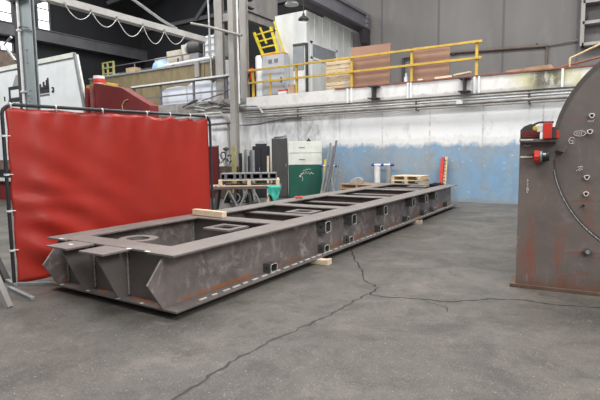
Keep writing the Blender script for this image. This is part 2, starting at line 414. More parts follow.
# two stub beams at the front end
for xc, x0, x1 in ((-4.83, -5.02, -4.64), (-4.245, -4.44, -4.05)):
    B().box(x0, x1, 2.82, 3.14, ZT-.022, ZT).build('stub_flange', 'mill_top', fr, .003)
    B().prism([(2.86, ZT-.022), (3.11, ZB+.022), (3.25, ZB+.022), (3.25, ZT-.022)], 'x', xc-.012, xc+.012).build('stub_web', 'mill_in', fr, .002)
rnd = random.Random(3)
def weld_line(p, q, r=.016, mat='weld', name='weld_bead'):
    p, q = V(p), V(q); n = int((q-p).length/.022); b = B()
    for i in range(n):
        c = p.lerp(q, (i+.5)/n)
        b.tube(c - (q-p).normalized()*.011, c + (q-p).normalized()*.011, r*rnd.uniform(.7, 1.1), 6, r*rnd.uniform(.5, .9))
    return b.build(name, mat, fr)
for x in (WL+.02, -4.81, -4.225):
    weld_line((x, 3.238, .11), (x, 3.238, .6))
weld_line((-3.61, 5.318, .2), (-3.61, 5.318, .6)); weld_line((WL+.02, 5.318, .12), (WL+.02, 5.318, .6))
for y in cy[1:5]: weld_line((-4.7, y-.17, ZT-.005), (-4.0, y-.17, ZT-.005), .006)
# white paint marks at the front corners
mk = B()
for x, y, z in ((-4.06, 3.13, ZT), (-3.78, 3.13, ZT), (-4.83, 2.98, ZT), (-5.25, 3.13, ZT)):
    mk.box(x-.03, x+.03, y-.015, y+.02, z, z+.003)
for x, y in ((-4.25, 3.11), (-3.9, 3.13), (-4.8, 3.13), (-5.3, 3.13)): mk.box(x-.02, x+.02, y-.012, y+.02, ZB+.022, ZB+.026)
mk.build('paint_mark', 'chalk', fr)
# pad-eye plates in the openings
def ring_plate(pts_out, pts_in, z, name='pad_eye_plate'):
    b = B(); n = len(pts_out)
    lo = [[b.bm.verts.new((x, y, zz)) for x, y in P] for P in (pts_out, pts_in) for zz in (z, z+.025)]
    ob, ot, ib, it = lo
    for i in range(n):
        j = (i+1) % n
        b.bm.faces.new((ot[i], ot[j], it[j], it[i])); b.bm.faces.new((ob[i], ib[i], ib[j], ob[j]))
        b.bm.faces.new((ob[i], ob[j], ot[j], ot[i])); b.bm.faces.new((ib[i], it[i], it[j], ib[j]))
    return b.build(name, 'mill_top', fr)
def rrect(x0, x1, y0, y1, r, n=5):
    P = []
    for cx, cyy, a0 in ((x1-r, y1-r, 0), (x0+r, y1-r, 90), (x0+r, y0+r, 180), (x1-r, y0+r, 270)):
        for k in range(n+1):
            a = math.radians(a0 + 90*k/n); P.append((cx + r*math.cos(a), cyy + r*math.sin(a)))
    return P
ring_plate(rrect(-4.74, -4.28, 3.42, 3.82, .19), rrect(-4.65, -4.37, 3.5, 3.73, .11), ZT-.03)
ring_plate(rrect(-4.62, -4.14, 4.78, 5.22, .02), rrect(-4.53, -4.23, 4.88, 5.12, .01), ZT-.08)
ring_plate(rrect(-4.6, -4.1, 6.78, 7.22, .02), rrect(-4.5, -4.2, 6.88, 7.12, .01), ZT-.08)
ring_plate(rrect(-4.6, -4.08, 12.9, 13.36, .02), rrect(-4.49, -4.19, 13.0, 13.24, .01), ZT-.05)
# square tube sockets on the near web
def socket(y, z, w, h, p):
    t = .014; x0 = WR+.012; b = B()
    b.box(x0, x0+p, y-w/2, y-w/2+t, z, z+h); b.box(x0, x0+p, y+w/2-t, y+w/2, z, z+h)
    b.box(x0, x0+p, y-w/2+t, y+w/2-t, z+h-t, z+h); b.box(x0, x0+p, y-w/2+t, y+w/2-t, z, z+t)
    o = b.build('tube_socket', 'bracket', fr, .004)
    c = B(); c.tube((x0+p*.5, y-w/2-.004, z+h*.5), (x0+p*.5, y-w/2+.001, z+h*.5), .012, 10); c.build('bolt_hole', 'black', o)
    c = B()
    c.path([(x0+p, yy, zz) for yy, zz in rrect(y-w/2+.006, y+w/2-.006, z+.006, z+h-.006, .03, 3)] + [(x0+p, y+w/2-.006, z+h-.036)], .006, 6)
    c.build('bright_edge', 'bright_steel', o)
for y in (4.84, 6.22, 7.06, 8.36, 9.84, 11.0, 11.75, 12.95): socket(y, ZB+.022, .15, .115, .12)
for y in (6.2, 7.09, 8.45, 10.05, 10.95, 11.75): socket(y, .40, .17, .17, .155)
# rows of short white stitch welds along the bottom flange edge
y = 3.5
while y < 13.4:
    L = rnd.uniform(.06, .13); B().box(FX1-.07, FX1-.045, y, y+L, ZB+.018, ZB+.03).build('stitch_weld', 'stitch', fr); y += L + rnd.uniform(.05, .11)
weld_line((-3.415, 4.55, ZT-.025), (-3.415, 4.75, ZT-.025), .01)

# wedges under the frame, timber and rag on top
w = B().prism([(-3.55, 0), (-3.22, 0), (-3.22, .085), (-3.3, .07), (-3.55, .07)], 'y', 5.8, 5.93).build('wooden_wedge', 'wood', None, .004)
tag(w, 'pale wooden wedge under the near edge of the steel frame, closer to the camera', 'wedge')
w = B().prism([(-3.55, 0), (-3.28, 0), (-3.28, .1), (-3.34, .07), (-3.55, .07)], 'y', 10.1, 10.22).build('wooden_wedge', 'wood', None, .004)
tag(w, 'small pale wooden wedge under the far half of the steel frame edge', 'wedge')
w = B().bar((-5.42, 5.45, .69), (-4.72, 5.36, .69), .09, .09).build('timber_block', 'wood', None, .005)
tag(w, 'pale square timber lying across the top of the steel frame beside the red curtain', 'timber')
rg = B()
for i in range(7):
    a = i*.9; rg.tube((-5.3+.04*math.cos(a), 8.35+.09*math.sin(a), ZT+.02), (-5.3+.07*math.cos(a+.5), 8.35+.1*math.sin(a+.6), ZT+.05), .018, 8, .014)
tag(rg.build('red_rag', simple('red_rag', '#c5605a', '#a84c48', 9, .9), None), 'small crumpled red rag on the left beam of the steel frame', 'rag')
bc = B().box(-4.1, -3.75, 13.3, 13.62, ZT, ZT+.035).box(-4.0, -3.82, 13.35, 13.58, ZT+.035, ZT+.06)
tag(bc.build('black_plate', 'black', None, .01), 'small black plate lying on the far end of the steel frame', 'plate')

# ------------------------------------------------------------------ red welding curtain
A, Cc, H = V((-6.1, 3.0, 0)), V((-5.6, 6.06, 0)), 2.22
ct = thing('welding_curtain', 'large red vinyl welding curtain laced into a black tube frame at left', 'welding curtain', A)
d = (Cc-A).normalized(); nrm = V((d.y, -d.x, 0))
rb = .12; pts = [A + V((0, 0, .03)), A + V((0, 0, H-rb))]
for k in range(1, 6):
    a = PI/2*k/6; pts.append(A + d*(rb - rb*math.cos(a)) + V((0, 0, H-rb+rb*math.sin(a))))
pts += [A + d*rb + V((0, 0, H)), Cc - d*rb + V((0, 0, H))]
for k in range(1, 6):
    a = PI/2*k/6; pts.append(Cc - d*(rb - rb*math.sin(a)) + V((0, 0, H-rb+rb*math.cos(a))))
pts += [Cc + V((0, 0, H-rb)), Cc + V((0, 0, .03))]
B().path(pts, .022, 10).build('tube_frame', 'black_tube', ct, 0, True)
Lc = (Cc-A).length
ties_t = [.03, .2, .4, .62, .75, .87, .97]
def sag(t):
    for a, b in zip(ties_t, ties_t[1:]):
        if a <= t <= b: return max(0, math.sin(PI*(t-a)/(b-a)))**.8 * (.055 if a > .55 else .02)
    return 0
sh = B(); nu, nv = 80, 40; grid = []
ts_side = [.12, .38, .62, .82]
for i in range(nu+1):
    t = i/nu; row = []
    for j in range(nv+1):
        v = j/nv
        s0 = .035 + t*(Lc-.075)
        edge = math.exp(-t*14) * .012 * (1 - abs(math.cos(PI*v*4)))
        s0 += edge if t < .5 else 0
        z = .022 + .012*math.sin(t*9) + v*(H - .054 - .012*math.sin(t*9)) - v**8*sag(t)*.8
        wv = .018*math.sin(9*t + 2.2*v) + .01*math.sin(23*t - 3*v) + (1-v)*.02*math.sin(5.5*t + 1)
        # diagonal pull folds running from the lower left corner
        k = math.exp(-((t*1.6)**2)*3) * (1-v)
        wv += .042*k*math.sin(30*(v + t*.9))
        k2 = math.exp(-(((v-.45)/.12)**2)) * math.exp(-t*7)
        wv += .045*k2*math.sin(50*(v-.45+.25*t))
        k3 = math.exp(-((v-.97)/.08)**2); wv += .012*k3*math.sin(60*t)
        wv += .006*math.sin(17*(t+.35*v)) * (1-v)
        wv *= min(1, t*7 + .1)
        p = A + d*s0 + nrm*wv + V((0, 0, z)); row.append(sh.bm.verts.new(p))
    grid.append(row)
for i in range(nu):
    for j in range(nv): sh.bm.faces.new((grid[i][j], grid[i+1][j], grid[i+1][j+1], grid[i][j+1]))
sheet = sh.build('curtain_sheet', 'red_vinyl', ct, 0, True)
sheet.modifiers.clear()
md = sheet.modifiers.new('th', 'SOLIDIFY'); md.thickness = .004
for t in ties_t:
    c = A + d*(t*Lc) + V((0, 0, H))
    b = B(); b.lathe([(.022, -.01), (.028, -.005), (.028, .005), (.022, .01)], c, 'y', 10)
    b.path([c + nrm*.026, c + nrm*.03 + V((0, 0, -.03)), c + nrm*.02 + V((0, 0, -.055))], .005, 6)
    if ties_t.index(t) % 3 == 0: b.path([c + nrm*.026, c + d*.04 + nrm*.03 + V((0, 0, .03))], .004, 6)
    b.build('lacing_tie', 'conduit', ct)
for v in (.2, .42, .62, .83):
    c = A + V((0, 0, v*H)); b = B(); b.tube(c + V((0, 0, -.012)), c + V((0, 0, .012)), .03, 10)
    b.path([c, c + d*.07 + nrm*.02], .006, 6); b.build('lacing_tie', 'conduit', ct)
for P, sgn in ((A, 1), (Cc, 1)):
    if sgn and P == A:
        B().bar(P + V((.13, -.12, .02)), P + V((.82, -.22, .02)), .045, .04).build('foot', 'galv', ct, .004)
        B().bar(P + V((.0, .0, .02)), P + V((.5, .34, .02)), .045, .04).build('foot', 'galv', ct, .004)
    B().bar(P + nrm*.05 + V((0, 0, .02)), P - nrm*.45 + V((0, 0, .02)), .05, .04).build('foot', 'galv', ct, .004)
# dark steel pieces at the lower left corner
hs = thing('steel_trestle', 'dark steel trestle with slanting legs at the left edge beside the curtain foot', 'trestle', (-6.2, 2.7, 0))
for p, q, mtl in (((-6.36, 3.05, .0), (-7.0, 3.0, .9), 'dark_gray'), ((-5.27, 2.52, .0), (-5.6, 2.38, .9), 'warm_gray'), ((-6.3, 2.0, .0), (-6.6, 2.5, .9), 'dark_gray')):
    B().bar(p, q, .07, .05).build('leg', mtl, hs, .004)
B().bar((-7.1, 3.04, .93), (-5.5, 2.34, .93), .1, .08).build('top_beam', 'dark_gray', hs, .004)
B().bar((-5.45, 2.44, .45), (-6.45, 2.25, .45), .05).build('brace', 'dark_gray', hs, .004)

# ------------------------------------------------------------------ big steel tank at the right
TX, TZ, TR, TY = .757, 1.588, 1.235, 6.0
tk = thing('steel_tank', 'big round raw steel tank on a plate saddle at the right edge', 'tank', (-.85, TY, 0))
b = B(); b.lathe([(TR, 0), (TR, 3.2), (TR-.02, 3.2), (TR-.02, 0)], (TX, TY+.05, TZ), 'y', 96)
b.build('shell', 'tank_head', tk, 0, True)
b = B(); b.lathe([(TR, .05), (TR, 0), (TR-.3, 0), (.002, 0)], (TX, TY, TZ), 'y', 96)
hd = b.build('head_plate', 'tank_head', tk, 0, True)
# saddle plate with the concave cut; outline in XZ
R2 = TR - .01
arc = []
a0 = math.asin((1.46-TZ)/R2); 
for k in range(41):
    a = PI - a0 + (PI + 2*a0 - 0) * k/40
    arc.append((TX + R2*math.cos(a), TZ + R2*math.sin(a)))
out = [(-.80, .04), (2*TX+.80, .04), (2*TX+.80, 1.46)] + arc[::-1] + [(-.44, 1.52), (-.44, 1.68), (-.80, 1.68)]
sp = B(); va = [sp.bm.verts.new((x, TY-.035, z)) for x, z in out]; vb = [sp.bm.verts.new((x, TY-.013, z)) for x, z in out]
fs = [sp.bm.faces.new(va), sp.bm.faces.new(vb[::-1])]
for i in range(len(out)): sp.bm.faces.new((va[i], vb[i], vb[(i+1) % len(out)], va[(i+1) % len(out)]))
sp.bm.normal_update(); bmesh.ops.triangulate(sp.bm, faces=fs)
sp.build('saddle_plate', 'tank_plate', tk)
ed = B(); ed.path([(x, TY-.036, z) for x, z in arc[1:40]], .007, 6); ed.build('saddle_edge_highlight', 'weld', tk)  # pale tube paints the light caught along the upward edge of the cut
b = B(); b.lathe([(TR-.035, 0), (TR-.035, -.006), (TR+.004, -.006), (TR+.004, .06), (TR, .06), (TR, .0), (TR-.035, 0)], (TX, TY, TZ), 'y', 96, False); lab(b.build('head_rim', simple('rim_gray', '#55514e', '#484542', 4, .6), tk, 0, True), 'dark rim of the tank head')
B().box(-.86, 2*TX+.86, TY-.06, TY+.4, 0, .04).build('base_plate', simple('rusty_base', '#6a5345', '#574438', 5, .7), tk, .004)
B().box(-.80, -.40, TY-.12, TY-.036, 1.68, 1.715).build('shelf_flange', 'tank_plate', tk, .003)
B().prism([(-.80, 1.715), (-.80, 1.82), (-.76, 1.86), (-.70, 1.885), (-.66, 1.88), (-.60, 1.83), (-.6, 1.715)], 'y', TY-.03, TY-.012).build('upper_bracket', 'dark_gray', tk)
me = B()
for i in range(9):
    for s in (-1, 1): me.bar((-.765+.018*i, TY-.034, 1.735), (-.765+.018*i + s*.035, TY-.034, 1.81), .005)
lab(me.build('expanded_mesh', simple('mesh_red', '#b05048', '#8f4640', 20, .7), tk), 'reddish expanded mesh patch')
B().box(-.79, -.66, TY-.126, TY-.12, 1.70, 1.715).build('white_tape', 'chalk', tk)
B().box(-.79, -.665, TY-.04, TY-.035, 1.505, 1.525).build('white_tape', 'chalk', tk)
B().prism([(-.43, 1.59), (-.32, 1.64), (-.35, 1.56)], 'y', TY-.05, TY-.012).build('gusset', 'tank_plate', tk)
# red capped hose coupling
cp = B().lathe([(.0, -.0), (.07, -.0), (.07, .05), (.0, .05)], (-.645, TY-.1, 1.52), 'x', 10)
cp = cp.build('coupling', 'redpaint', tk); lab(cp, 'red hose coupling')
b = B(); b.lathe([(.04, .05), (.06, .055), (.06, .075), (.045, .085)], (-.645, TY-.1, 1.52), 'x', 20); b.build('collar', 'galv', cp, 0, True)
b = B(); b.tube((-.57, TY-.1, 1.52), (-.50, TY-.1, 1.525), .055, 20); b.build('cap', 'charcoal', cp, 0, True)
b = B(); b.tube((-.56, TY-.15, 1.54), (-.53, TY-.15, 1.54), .018, 16); b.build('bright_ring', 'silver', cp)
# drilled holes with white rings and chalk scribbles on the head
def ringmark(x, z, r=.017):
    b = B()
    b.path([(x + r*(1+.25*math.sin(3*t))*1.3*math.cos(t), TY-.02, z + r*1.3*math.sin(t)) for t in [2*PI*k/14 for k in range(15)]], .006, 5)
    o = b.build('chalk_ring', 'chalk', hd)
    B().tube((x, TY-.024, z), (x, TY-.01, z), r*.8, 14).build('drilled_hole', 'black', hd)
for x, z in ((-.11, 1.95), (-.12, 1.78), (-.13, 1.29), (-.13, 1.11)): ringmark(x, z)
B().tube((-.15, TY-.024, .98), (-.15, TY-.01, .98), .014, 12).build('drilled_hole', 'black', hd)
def scrib(P, r=.003, par=None, y=TY-.021):
    b = B(); b.path([(x, y, z) for x, z in P], r, 5); return b.build('chalk_mark', 'chalk', par or hd)
scrib([(-.285+.03*math.cos(t), 1.69+.035*math.sin(t)) for t in [.6+k*.35 for k in range(15)]])
scrib([(-.3, 1.69), (-.275, 1.69), (-.28, 1.665)])
scrib([(-.215+.055*math.cos(t), 1.765+.028*math.sin(t)) for t in [2*PI*k/20 for k in range(21)]])
for dx in (-.025, -.005, .015): scrib([(-.215+dx, 1.78), (-.217+dx, 1.75)])
scrib([(-.155, 1.765), (-.14, 1.77), (-.13, 1.76)])
scrib([(-.145, 1.885), (-.13, 1.905), (-.125, 1.88), (-.105, 1.9), (-.1, 1.885), (-.085, 1.91)])
scrib([(-.235, 1.36), (-.21, 1.375), (-.2, 1.36), (-.18, 1.385), (-.17, 1.37)]); scrib([(-.22, 1.40), (-.19, 1.41), (-.17, 1.40)])
scrib([(-.21, 1.37), (-.19, 1.40)])
vy = TY-.039
for k, P in enumerate(([(-.715, 1.26), (-.70, 1.245), (-.715, 1.235)], [(-.715, 1.22), (-.70, 1.21), (-.715, 1.2), (-.7, 1.19)], [(-.715, 1.18), (-.7, 1.17), (-.715, 1.16)], [(-.705+.01*math.cos(t), 1.145+.012*math.sin(t)) for t in [2*PI*q/8 for q in range(9)]], [(-.715, 1.125), (-.7, 1.115), (-.712, 1.105)])):
    scrib(P, .004, tk, vy)
scrib([(-.765, 1.635), (-.74, 1.65), (-.72, 1.635), (-.70, 1.65), (-.69, 1.64)], .006, tk, vy)
np_ = B().prism([(-.145, .485), (-.10, .525), (-.04, .475), (-.085, .435)], 'y', TY-.06, TY-.035).build('bolt_pad', 'bracket', tk)
B().lathe([(.022, 0), (.022, -.025), (.001, -.025)], (-.092, TY-.06, .48), 'y', 6).build('nut', 'galv', np_)
tk.rotation_euler = (0, 0, math.radians(4))
# red drill resting on the bracket shelf
dr = thing('red_power_drill', 'red magnetic drill with a white label resting on the steel tank bracket', 'power tool', (-.5, TY-.08, 1.715))
B().box(-.56, -.47, TY-.13, TY-.05, 1.715, 1.885).build('body', 'redpaint', dr, .006)
B().box(-.43, -.405, TY-.12, TY-.05, 1.715, 1.80).build('base', 'redpaint', dr, .006)
B().box(-.47, -.43, TY-.12, TY-.05, 1.715, 1.84).build('gear_housing', 'dark_gray', dr, .005)
B().box(-.62, -.56, TY-.125, TY-.06, 1.79, 1.86).build('label_plate', 'chalk', dr, .004)
b = B(); b.path([(-.62, TY-.09, 1.80), (-.655, TY-.09, 1.83), (-.65, TY-.09, 1.875), (-.6, TY-.09, 1.895), (-.46, TY-.09, 1.893)], .012, 8); b.build('handle', 'charcoal', dr, 0, True)
b = B(); b.lathe([(.02, 0), (.028, .01), (.028, .03), (.02, .04)], (-.635, TY-.13, 1.83), 'y', 14); b.build('knob', 'yellow', dr, 0, True)

# ------------------------------------------------------------------ workbench and what stands on it
def place(o, x, y, rz, z=0):
    o.location = (x, y, z); o.rotation_euler = (0, 0, math.radians(rz)); return o
BX, BY, BR = -7.62, 9.5, 36
bR = Matrix.Rotation(math.radians(BR), 3, 'Z')
def onb(x, y): v = bR @ V((x, y, 0)); return BX + v.x, BY + v.y
wb = thing('workbench', 'dark steel workbench with splayed welded legs behind the red curtain and steel frame', 'workbench')
B().box(-.9, .9, -.45, .45, .72, .79).build('bench_top', simple('bench_steel', '#6e5d57', '#574b47', 5, .6), wb, .005)
for x in (-.8, -.35, .2, .72):
    for s in (-1, 1):
        B().bar((x, -.4*s, .0), (x + (.12 if x < 0 else -.12), -.34*s, .72), .07, .05).build('leg', 'dark_gray', wb, .004)
for x, q in ((-.55, -.3), (-.1, .12), (.5, .3)):
    B().bar((x-.16, -.41, .06), (x+.14, -.4, .7), .06, .03).build('brace', 'gray_paint', wb, .003)
for x in (-.25, .35):
    B().bar((x+.16, -.42, .06), (x-.14, -.41, .7), .06, .03).build('brace', 'gray_paint', wb, .003)
B().box(-.8, .7, -.03, .03, .12, .18).build('stretcher', 'dark_gray', wb)
b = B(); b.path([(-.25 + .11*math.cos(t), -.30, .5 + .11*math.sin(t)) for t in [2*PI*k/18 for k in range(19)]], .018, 8); hw = b.build('hand_wheel', 'galv', wb, 0, True)
place(wb, BX, BY, BR)
ms = thing('machine_parts_crate', 'gray metal crate of machine parts on the floor under the workbench', 'crate')
B().box(-.6, .3, -.2, .2, 0, .34).build('crate_box', 'warm_gray', ms, .01)
for x, r in ((-.5, .09), (-.25, .11), (.05, .08)): B().lathe([(r, 0), (r, .12), (r*.5, .12), (r*.5, .2)], (x, .1, .34), 'z', 16).build('cast_part', 'dark_gray', ms)
place(ms, *onb(0, .05), BR)

def make_pallet(label, group=None, w=1.2, dpt=.9, wood='palletwood', h=.14):
    p = thing('wooden_pallet', label, 'pallet', (0, 0, 0), group)
    for i in range(3): 
        y = -dpt/2 + .05 + i*(dpt-.1)/2
        B().box(-w/2, w/2, y-.045, y+.045, .02, h-.02).build('stringer', wood, p, .003)
    d = B(); n = 7
    for i in range(n):
        x = -w/2 + .05 + i*(w-.1)/(n-1); d.box(x-.05, x+.05, -dpt/2, dpt/2, h-.02, h)
    d.build('deck_boards', wood, p, .002)
    d = B()
    for i in range(3):
        x = -w/2 + .06 + i*(w-.12)/2; d.box(x-.06, x+.06, -dpt/2, dpt/2, 0, .02)
    d.build('bottom_boards', wood, p, .002)
    return p
bp = make_pallet('pale wooden pallet lying on the dark steel workbench under square tubes', None, .8, 1.5, 'wood', .16)
x, y = onb(.1, 0); place(bp, x, y, BR+90, .79)
# front board of the bench pallet (solid right half)
xs = -.70
for w_ in (.13, .22, .14, .12, .16, .22, .2, .2):
    t = .024; b = B(); x0, x1 = xs, xs + w_ - .008; y0, y1 = -.36, .3; z1 = .155
    b.box(x0, x0+t, y0, y1, 0, z1); b.box(x1-t, x1, y0, y1, 0, z1); b.box(x0+t, x1-t, y0, y1, 0, t); b.box(x0+t, x1-t, y0, y1, z1-t, z1); b.box(x0+t, x1-t, y1-.02, y1, t, z1-t)  # last box is a rear cap, added to keep the tube inside dark
    o = b.build('square_tube', 'tube_gray', None, .004)
    tag(o, 'short square steel tube lying open end forward on the workbench pallet', 'steel tube', 'square tubes on the workbench pallet')
    x, y = onb(.1, 0); place(o, x, y, BR, .95); xs += w_
tc = B()
rnd = random.Random(5)
gr = [[None]*15 for _ in range(9)]
for i in range(9):
    for j in range(15):
        v = j/14; x = .52 + .36*i/8 - .08*v*(i-4)/4 + .02*math.sin(j*.5 + i*.7); yy = -.47 - .025*math.sin(i*2.1 + j*.25) - .01*math.cos(j*.5)
        z = .80 - v*.4*(1 - .3*((i-5)/4)**2)
        if j == 0: yy = -.40
        gr[i][j] = tc.bm.verts.new((x, yy, z))
for i in range(8):
    for j in range(14): tc.bm.faces.new((gr[i][j], gr[i+1][j], gr[i+1][j+1], gr[i][j+1]))
tc = tc.build('teal_cloth', 'teal', None, 0, True); tc.modifiers.clear()
md = tc.modifiers.new('th', 'SOLIDIFY'); md.thickness = .015
tag(tc, 'crumpled teal cloth hanging off the right end of the workbench', 'cloth'); place(tc, BX, BY, BR)
rag = B()
for i in range(6): rag.tube((-.82+.06*i, -.38+.02*(i % 2), .79), (-.79+.06*i, -.36, .83), .05, 8, .02)
rag = rag.build('rag', simple('pinkish_rag', '#c7a8a0', '#a88c88', 9, .9), None); tag(rag, 'pinkish gray rag at the left end of the workbench top', 'rag'); place(rag, BX, BY, BR)

# things standing behind the workbench
def stand(name, label, cat, b, mat, **k):
    o = b.build(name, mat, None, **k); tag(o, label, cat); return o
stand('steel_angle', 'yellow olive steel angle standing upright behind the workbench', 'steel angle', B().prism([(-10.62, 12.5), (-10.44, 12.5), (-10.44, 12.53), (-10.59, 12.53), (-10.59, 12.66), (-10.62, 12.66)], 'z', 0, 1.83), 'olive')
stand('black_post', 'thin black post standing behind the workbench right of the olive angle', 'post', B().box(-10.3, -10.22, 12.5, 12.58, 0, 1.6), 'charcoal')
stand('gray_board', 'narrow pale gray board standing behind the workbench', 'board', B().box(-10.65, -10.48, 13.0, 13.05, 0, 1.75), 'offwhite')
stand('black_rod', 'slim dark rod standing near the pale boards behind the workbench', 'rod', B().box(-10.0, -9.95, 12.6, 12.65, 0, 1.5), 'charcoal')
stand('silver_duct', 'silver pipe standing upright between the workbench and the black locker', 'pipe', B().tube((-10.28, 12.95, 0), (-10.28, 12.95, 1.72), .12, 20), 'silver', smooth=True)
stand('silver_duct', 'thin galvanised pipe standing left of the black locker', 'pipe', B().tube((-10.05, 12.95, 0), (-10.05, 12.95, 1.7), .06, 16), 'galv', smooth=True)
stand('wooden_stick', 'pale wooden stick standing in front of the black locker', 'stick', B().bar((-9.2, 12.6, 0), (-9.2, 12.65, 1.5), .05), 'wood')
rp = thing('red_screen', 'dark red welding screen standing between the large curtain and the workbench', 'screen', (-11, 12, 0))
B().box(-11.3, -10.78, 12, 12.02, .1, 1.84).build('screen_sheet', 'maroon', rp)
B().path([(-11.32, 12.01, 0), (-11.32, 12.01, 1.86), (-10.76, 12.01, 1.86), (-10.76, 12.01, 0)], .02, 8).build('frame', 'black_tube', rp)
hm = thing('hose_machine', 'dark machine tangled with hoses behind the left end of the workbench', 'machine', (-10.9, 12.8, 0))
B().box(-11.5, -10.85, 12.7, 13.2, 0, 1.15).build('body', 'machinebrown', hm, .02)
for i in range(5):
    b = B(); cx, cz, r = -11.42+.13*i, 1.32+.1*(i % 3), .1+.02*(i % 2)
    b.path([(cx + r*math.cos(t)*1.1, 12.66+.02*i, cz + r*math.sin(t)*1.25) for t in [2*PI*k/16 for k in range(17)]], .022, 8); b.build('hose', ['charcoal', 'galv', 'black', 'silver', 'charcoal'][i], hm)
B().tube((-11.2, 12.9, 1.15), (-11.2, 12.9, 1.72), .05, 12).build('stem', 'galv', hm)
B().lathe([(.02, 0), (.1, .03), (.1, .1), (.03, .14)], (-11.2, 12.9, 1.68), 'z', 16).build('valve_head', 'dark_gray', hm)

# ------------------------------------------------------------------ cabinets by the wall
def cabinet(name, label, cat, w, dpt, h, mat, doors=1, drawers=0, dmat=None):
    r = thing(name, label, cat)
    B().box(0, w, .02, dpt, 0, h).build('body', mat, r, .006)
    for i in range(doors):
        a, b_ = w*i/doors + .012, w*(i+1)/doors - .012
        dd = B().box(a, b_, 0, .02, .05, h-.03).build('door', dmat or mat, r, .005)
        B().box(b_-.06, b_-.035, -.025, 0, h*.52, h*.52+.12).build('handle', 'galv', dd, .004)
    for i in range(drawers):
        z0, z1 = h*i/drawers + .012, h*(i+1)/drawers - .012
        dd = B().box(.012, w-.012, 0, .02, z0, z1).build('drawer', dmat or mat, r, .005)
        zc = (z0+z1)/2
        B().box(w*.32, w*.5, -.02, 0, zc-.012, zc+.012).build('handle', 'galv', dd, .003)
    return r
CR = 33
lk = cabinet('black_locker', 'black two door locker left of the dark gray cabinet', 'locker', .6, .5, 1.84, 'navy', 2); place(lk, -10.5, 13.5, CR)
gcab = cabinet('gray_cabinet', 'tall dark gray cabinet between the black locker and the green cabinet', 'cabinet', .55, .42, 2.1, 'dark_gray', 1); place(gcab, -9.8, 13.7, CR)
gc = cabinet('green_cabinet', 'dark green steel cabinet with chalk scribble by the blue wall', 'cabinet', 1.17, .36, 1.16, 'green', 0)
dd = B().box(.015, 1.155, 0, .02, .04, 1.13).build('door', 'green', gc, .005)
def scr2(P, r=.007):
    b = B(); b.path([(x, -.002, z) for x, z in P], r, 5); b.build('chalk_scribble', 'chalk', dd)
scr2([(.42, .78), (.45, .86), (.5, .9), (.48, .82), (.55, .93), (.56, .83), (.62, .94), (.64, .84), (.7, .92), (.73, .83), (.8, .9), (.84, .84), (.88, .86)], .012)
scr2([(.5, .96), (.62, 1.0), (.78, 1.02)]); scr2([(.46, .76), (.5, .68), (.47, .6)])
B().box(.38, .43, -.004, 0, .74, .8).build('paint_spot', 'chalk', dd)
place(gc, -9.27, 13.95, CR)
wc = cabinet('drawer_cabinet', 'white two drawer file cabinet stacked on the green cabinet', 'cabinet', 1.17, .36, .82, 'offwhite', 0, 2); place(wc, -9.27, 13.95, CR, 1.16)
cR = Matrix.Rotation(math.radians(CR), 3, 'Z')
def onc(base, x, y): v = cR @ V((x, y, 0)); return base[0]+v.x, base[1]+v.y
t = thing('clamp_tool', 'small gray clamp lying on top of the dark gray cabinet', 'tool', (0, 0, 0))
B().bar((-.3, 0, .03), (.05, 0, .05), .05, .05).build('bar', 'dark_gray', t, .004)
B().lathe([(.02, -.03), (.06, -.03), (.06, .03), (.02, .03)], (.1, 0, .06), 'y', 14).build('jaw', 'galv', t)
place(t, *onc((-9.8, 13.7), .38, .1), CR, 2.1)
t = thing('black_fitting', 'small black fitting on top of the white drawer cabinet', 'fitting', (0, 0, 0))
B().lathe([(.07, 0), (.07, .04), (.03, .06), (.03, .1), (.001, .1)], (0, 0, 0), 'z', 12).build('body', 'black', t)
place(t, *onc((-9.27, 13.95), .72, .12), CR, 1.98)
t = thing('tool_box', 'small dark tool box on top of the black locker', 'tool box')
B().box(-.2, .2, -.1, .1, 0, .09).build('box', 'charcoal', t, .01)
B().path([(-.13, 0, .09), (-.1, 0, .15), (.1, 0, .15), (.13, 0, .09)], .012, 8).build('handle', 'galv', t)
place(t, *onc((-10.5, 13.5), .3, .2), CR, 1.84)
stand('yellow_strip', 'narrow yellow strip standing at the right side of the green cabinet', 'strip', B().bar((-8.12, 14.3, 0), (-8.1, 14.5, 1.35), .06, .04), 'bright_yellow')

# roller stands, poles and timber along the blue wall
def head(x0, x1, y, z, par):
    h_ = B().tube((x0, y, z), (x1, y, z), .035, 14).build('roller', 'conduit', par, 0, True)
    for a in (x0-.06, (x0+x1)/2-.05, x1-.04): B().tube((a, y, z), (a+.1, y, z), .045, 14).build('blue_collar', 'blue_band', h_, 0, True)
rs = thing('pole_stand', 'tripod stand with a blue and white roller holding gray poles beside the green cabinet', 'roller stand', (-7.75, 14.1, 0))
for p in ((-8.02, 13.9), (-7.4, 13.9), (-7.72, 14.5)): B().bar((p[0], p[1], 0), (-7.72, 14.1, 1.08), .06, .05).build('leg', 'gray_paint', rs, .004)
B().box(-7.9, -7.5, 13.98, 14.04, .3, .36).build('crossbar', 'galv', rs); head(-8.0, -7.45, 14.1, 1.13, rs)
for i, (a, b_, hgt) in enumerate(((-7.95, -7.62, 1.9), (-7.85, -7.52, 1.8), (-7.75, -7.42, 1.98), (-7.6, -7.3, 1.5))):
    o = B().bar((a, 13.84+.03*i, 0), (b_, 14.06+.02*i-.06, hgt), .06, .045).build('steel_pole', ['gray_paint', 'galv', 'dk_purple', 'galv'][i], None, .004)
    tag(o, ['gray steel pole leaning on the roller stand, leftmost of the bundle by the green cabinet', 'bright steel pole in the middle of the bundle leaning beside the green cabinet', 'dark gray steel pole leaning rightmost in the bundle beside the green cabinet', 'short upright steel pole in the bundle beside the green cabinet'][i], 'pole')
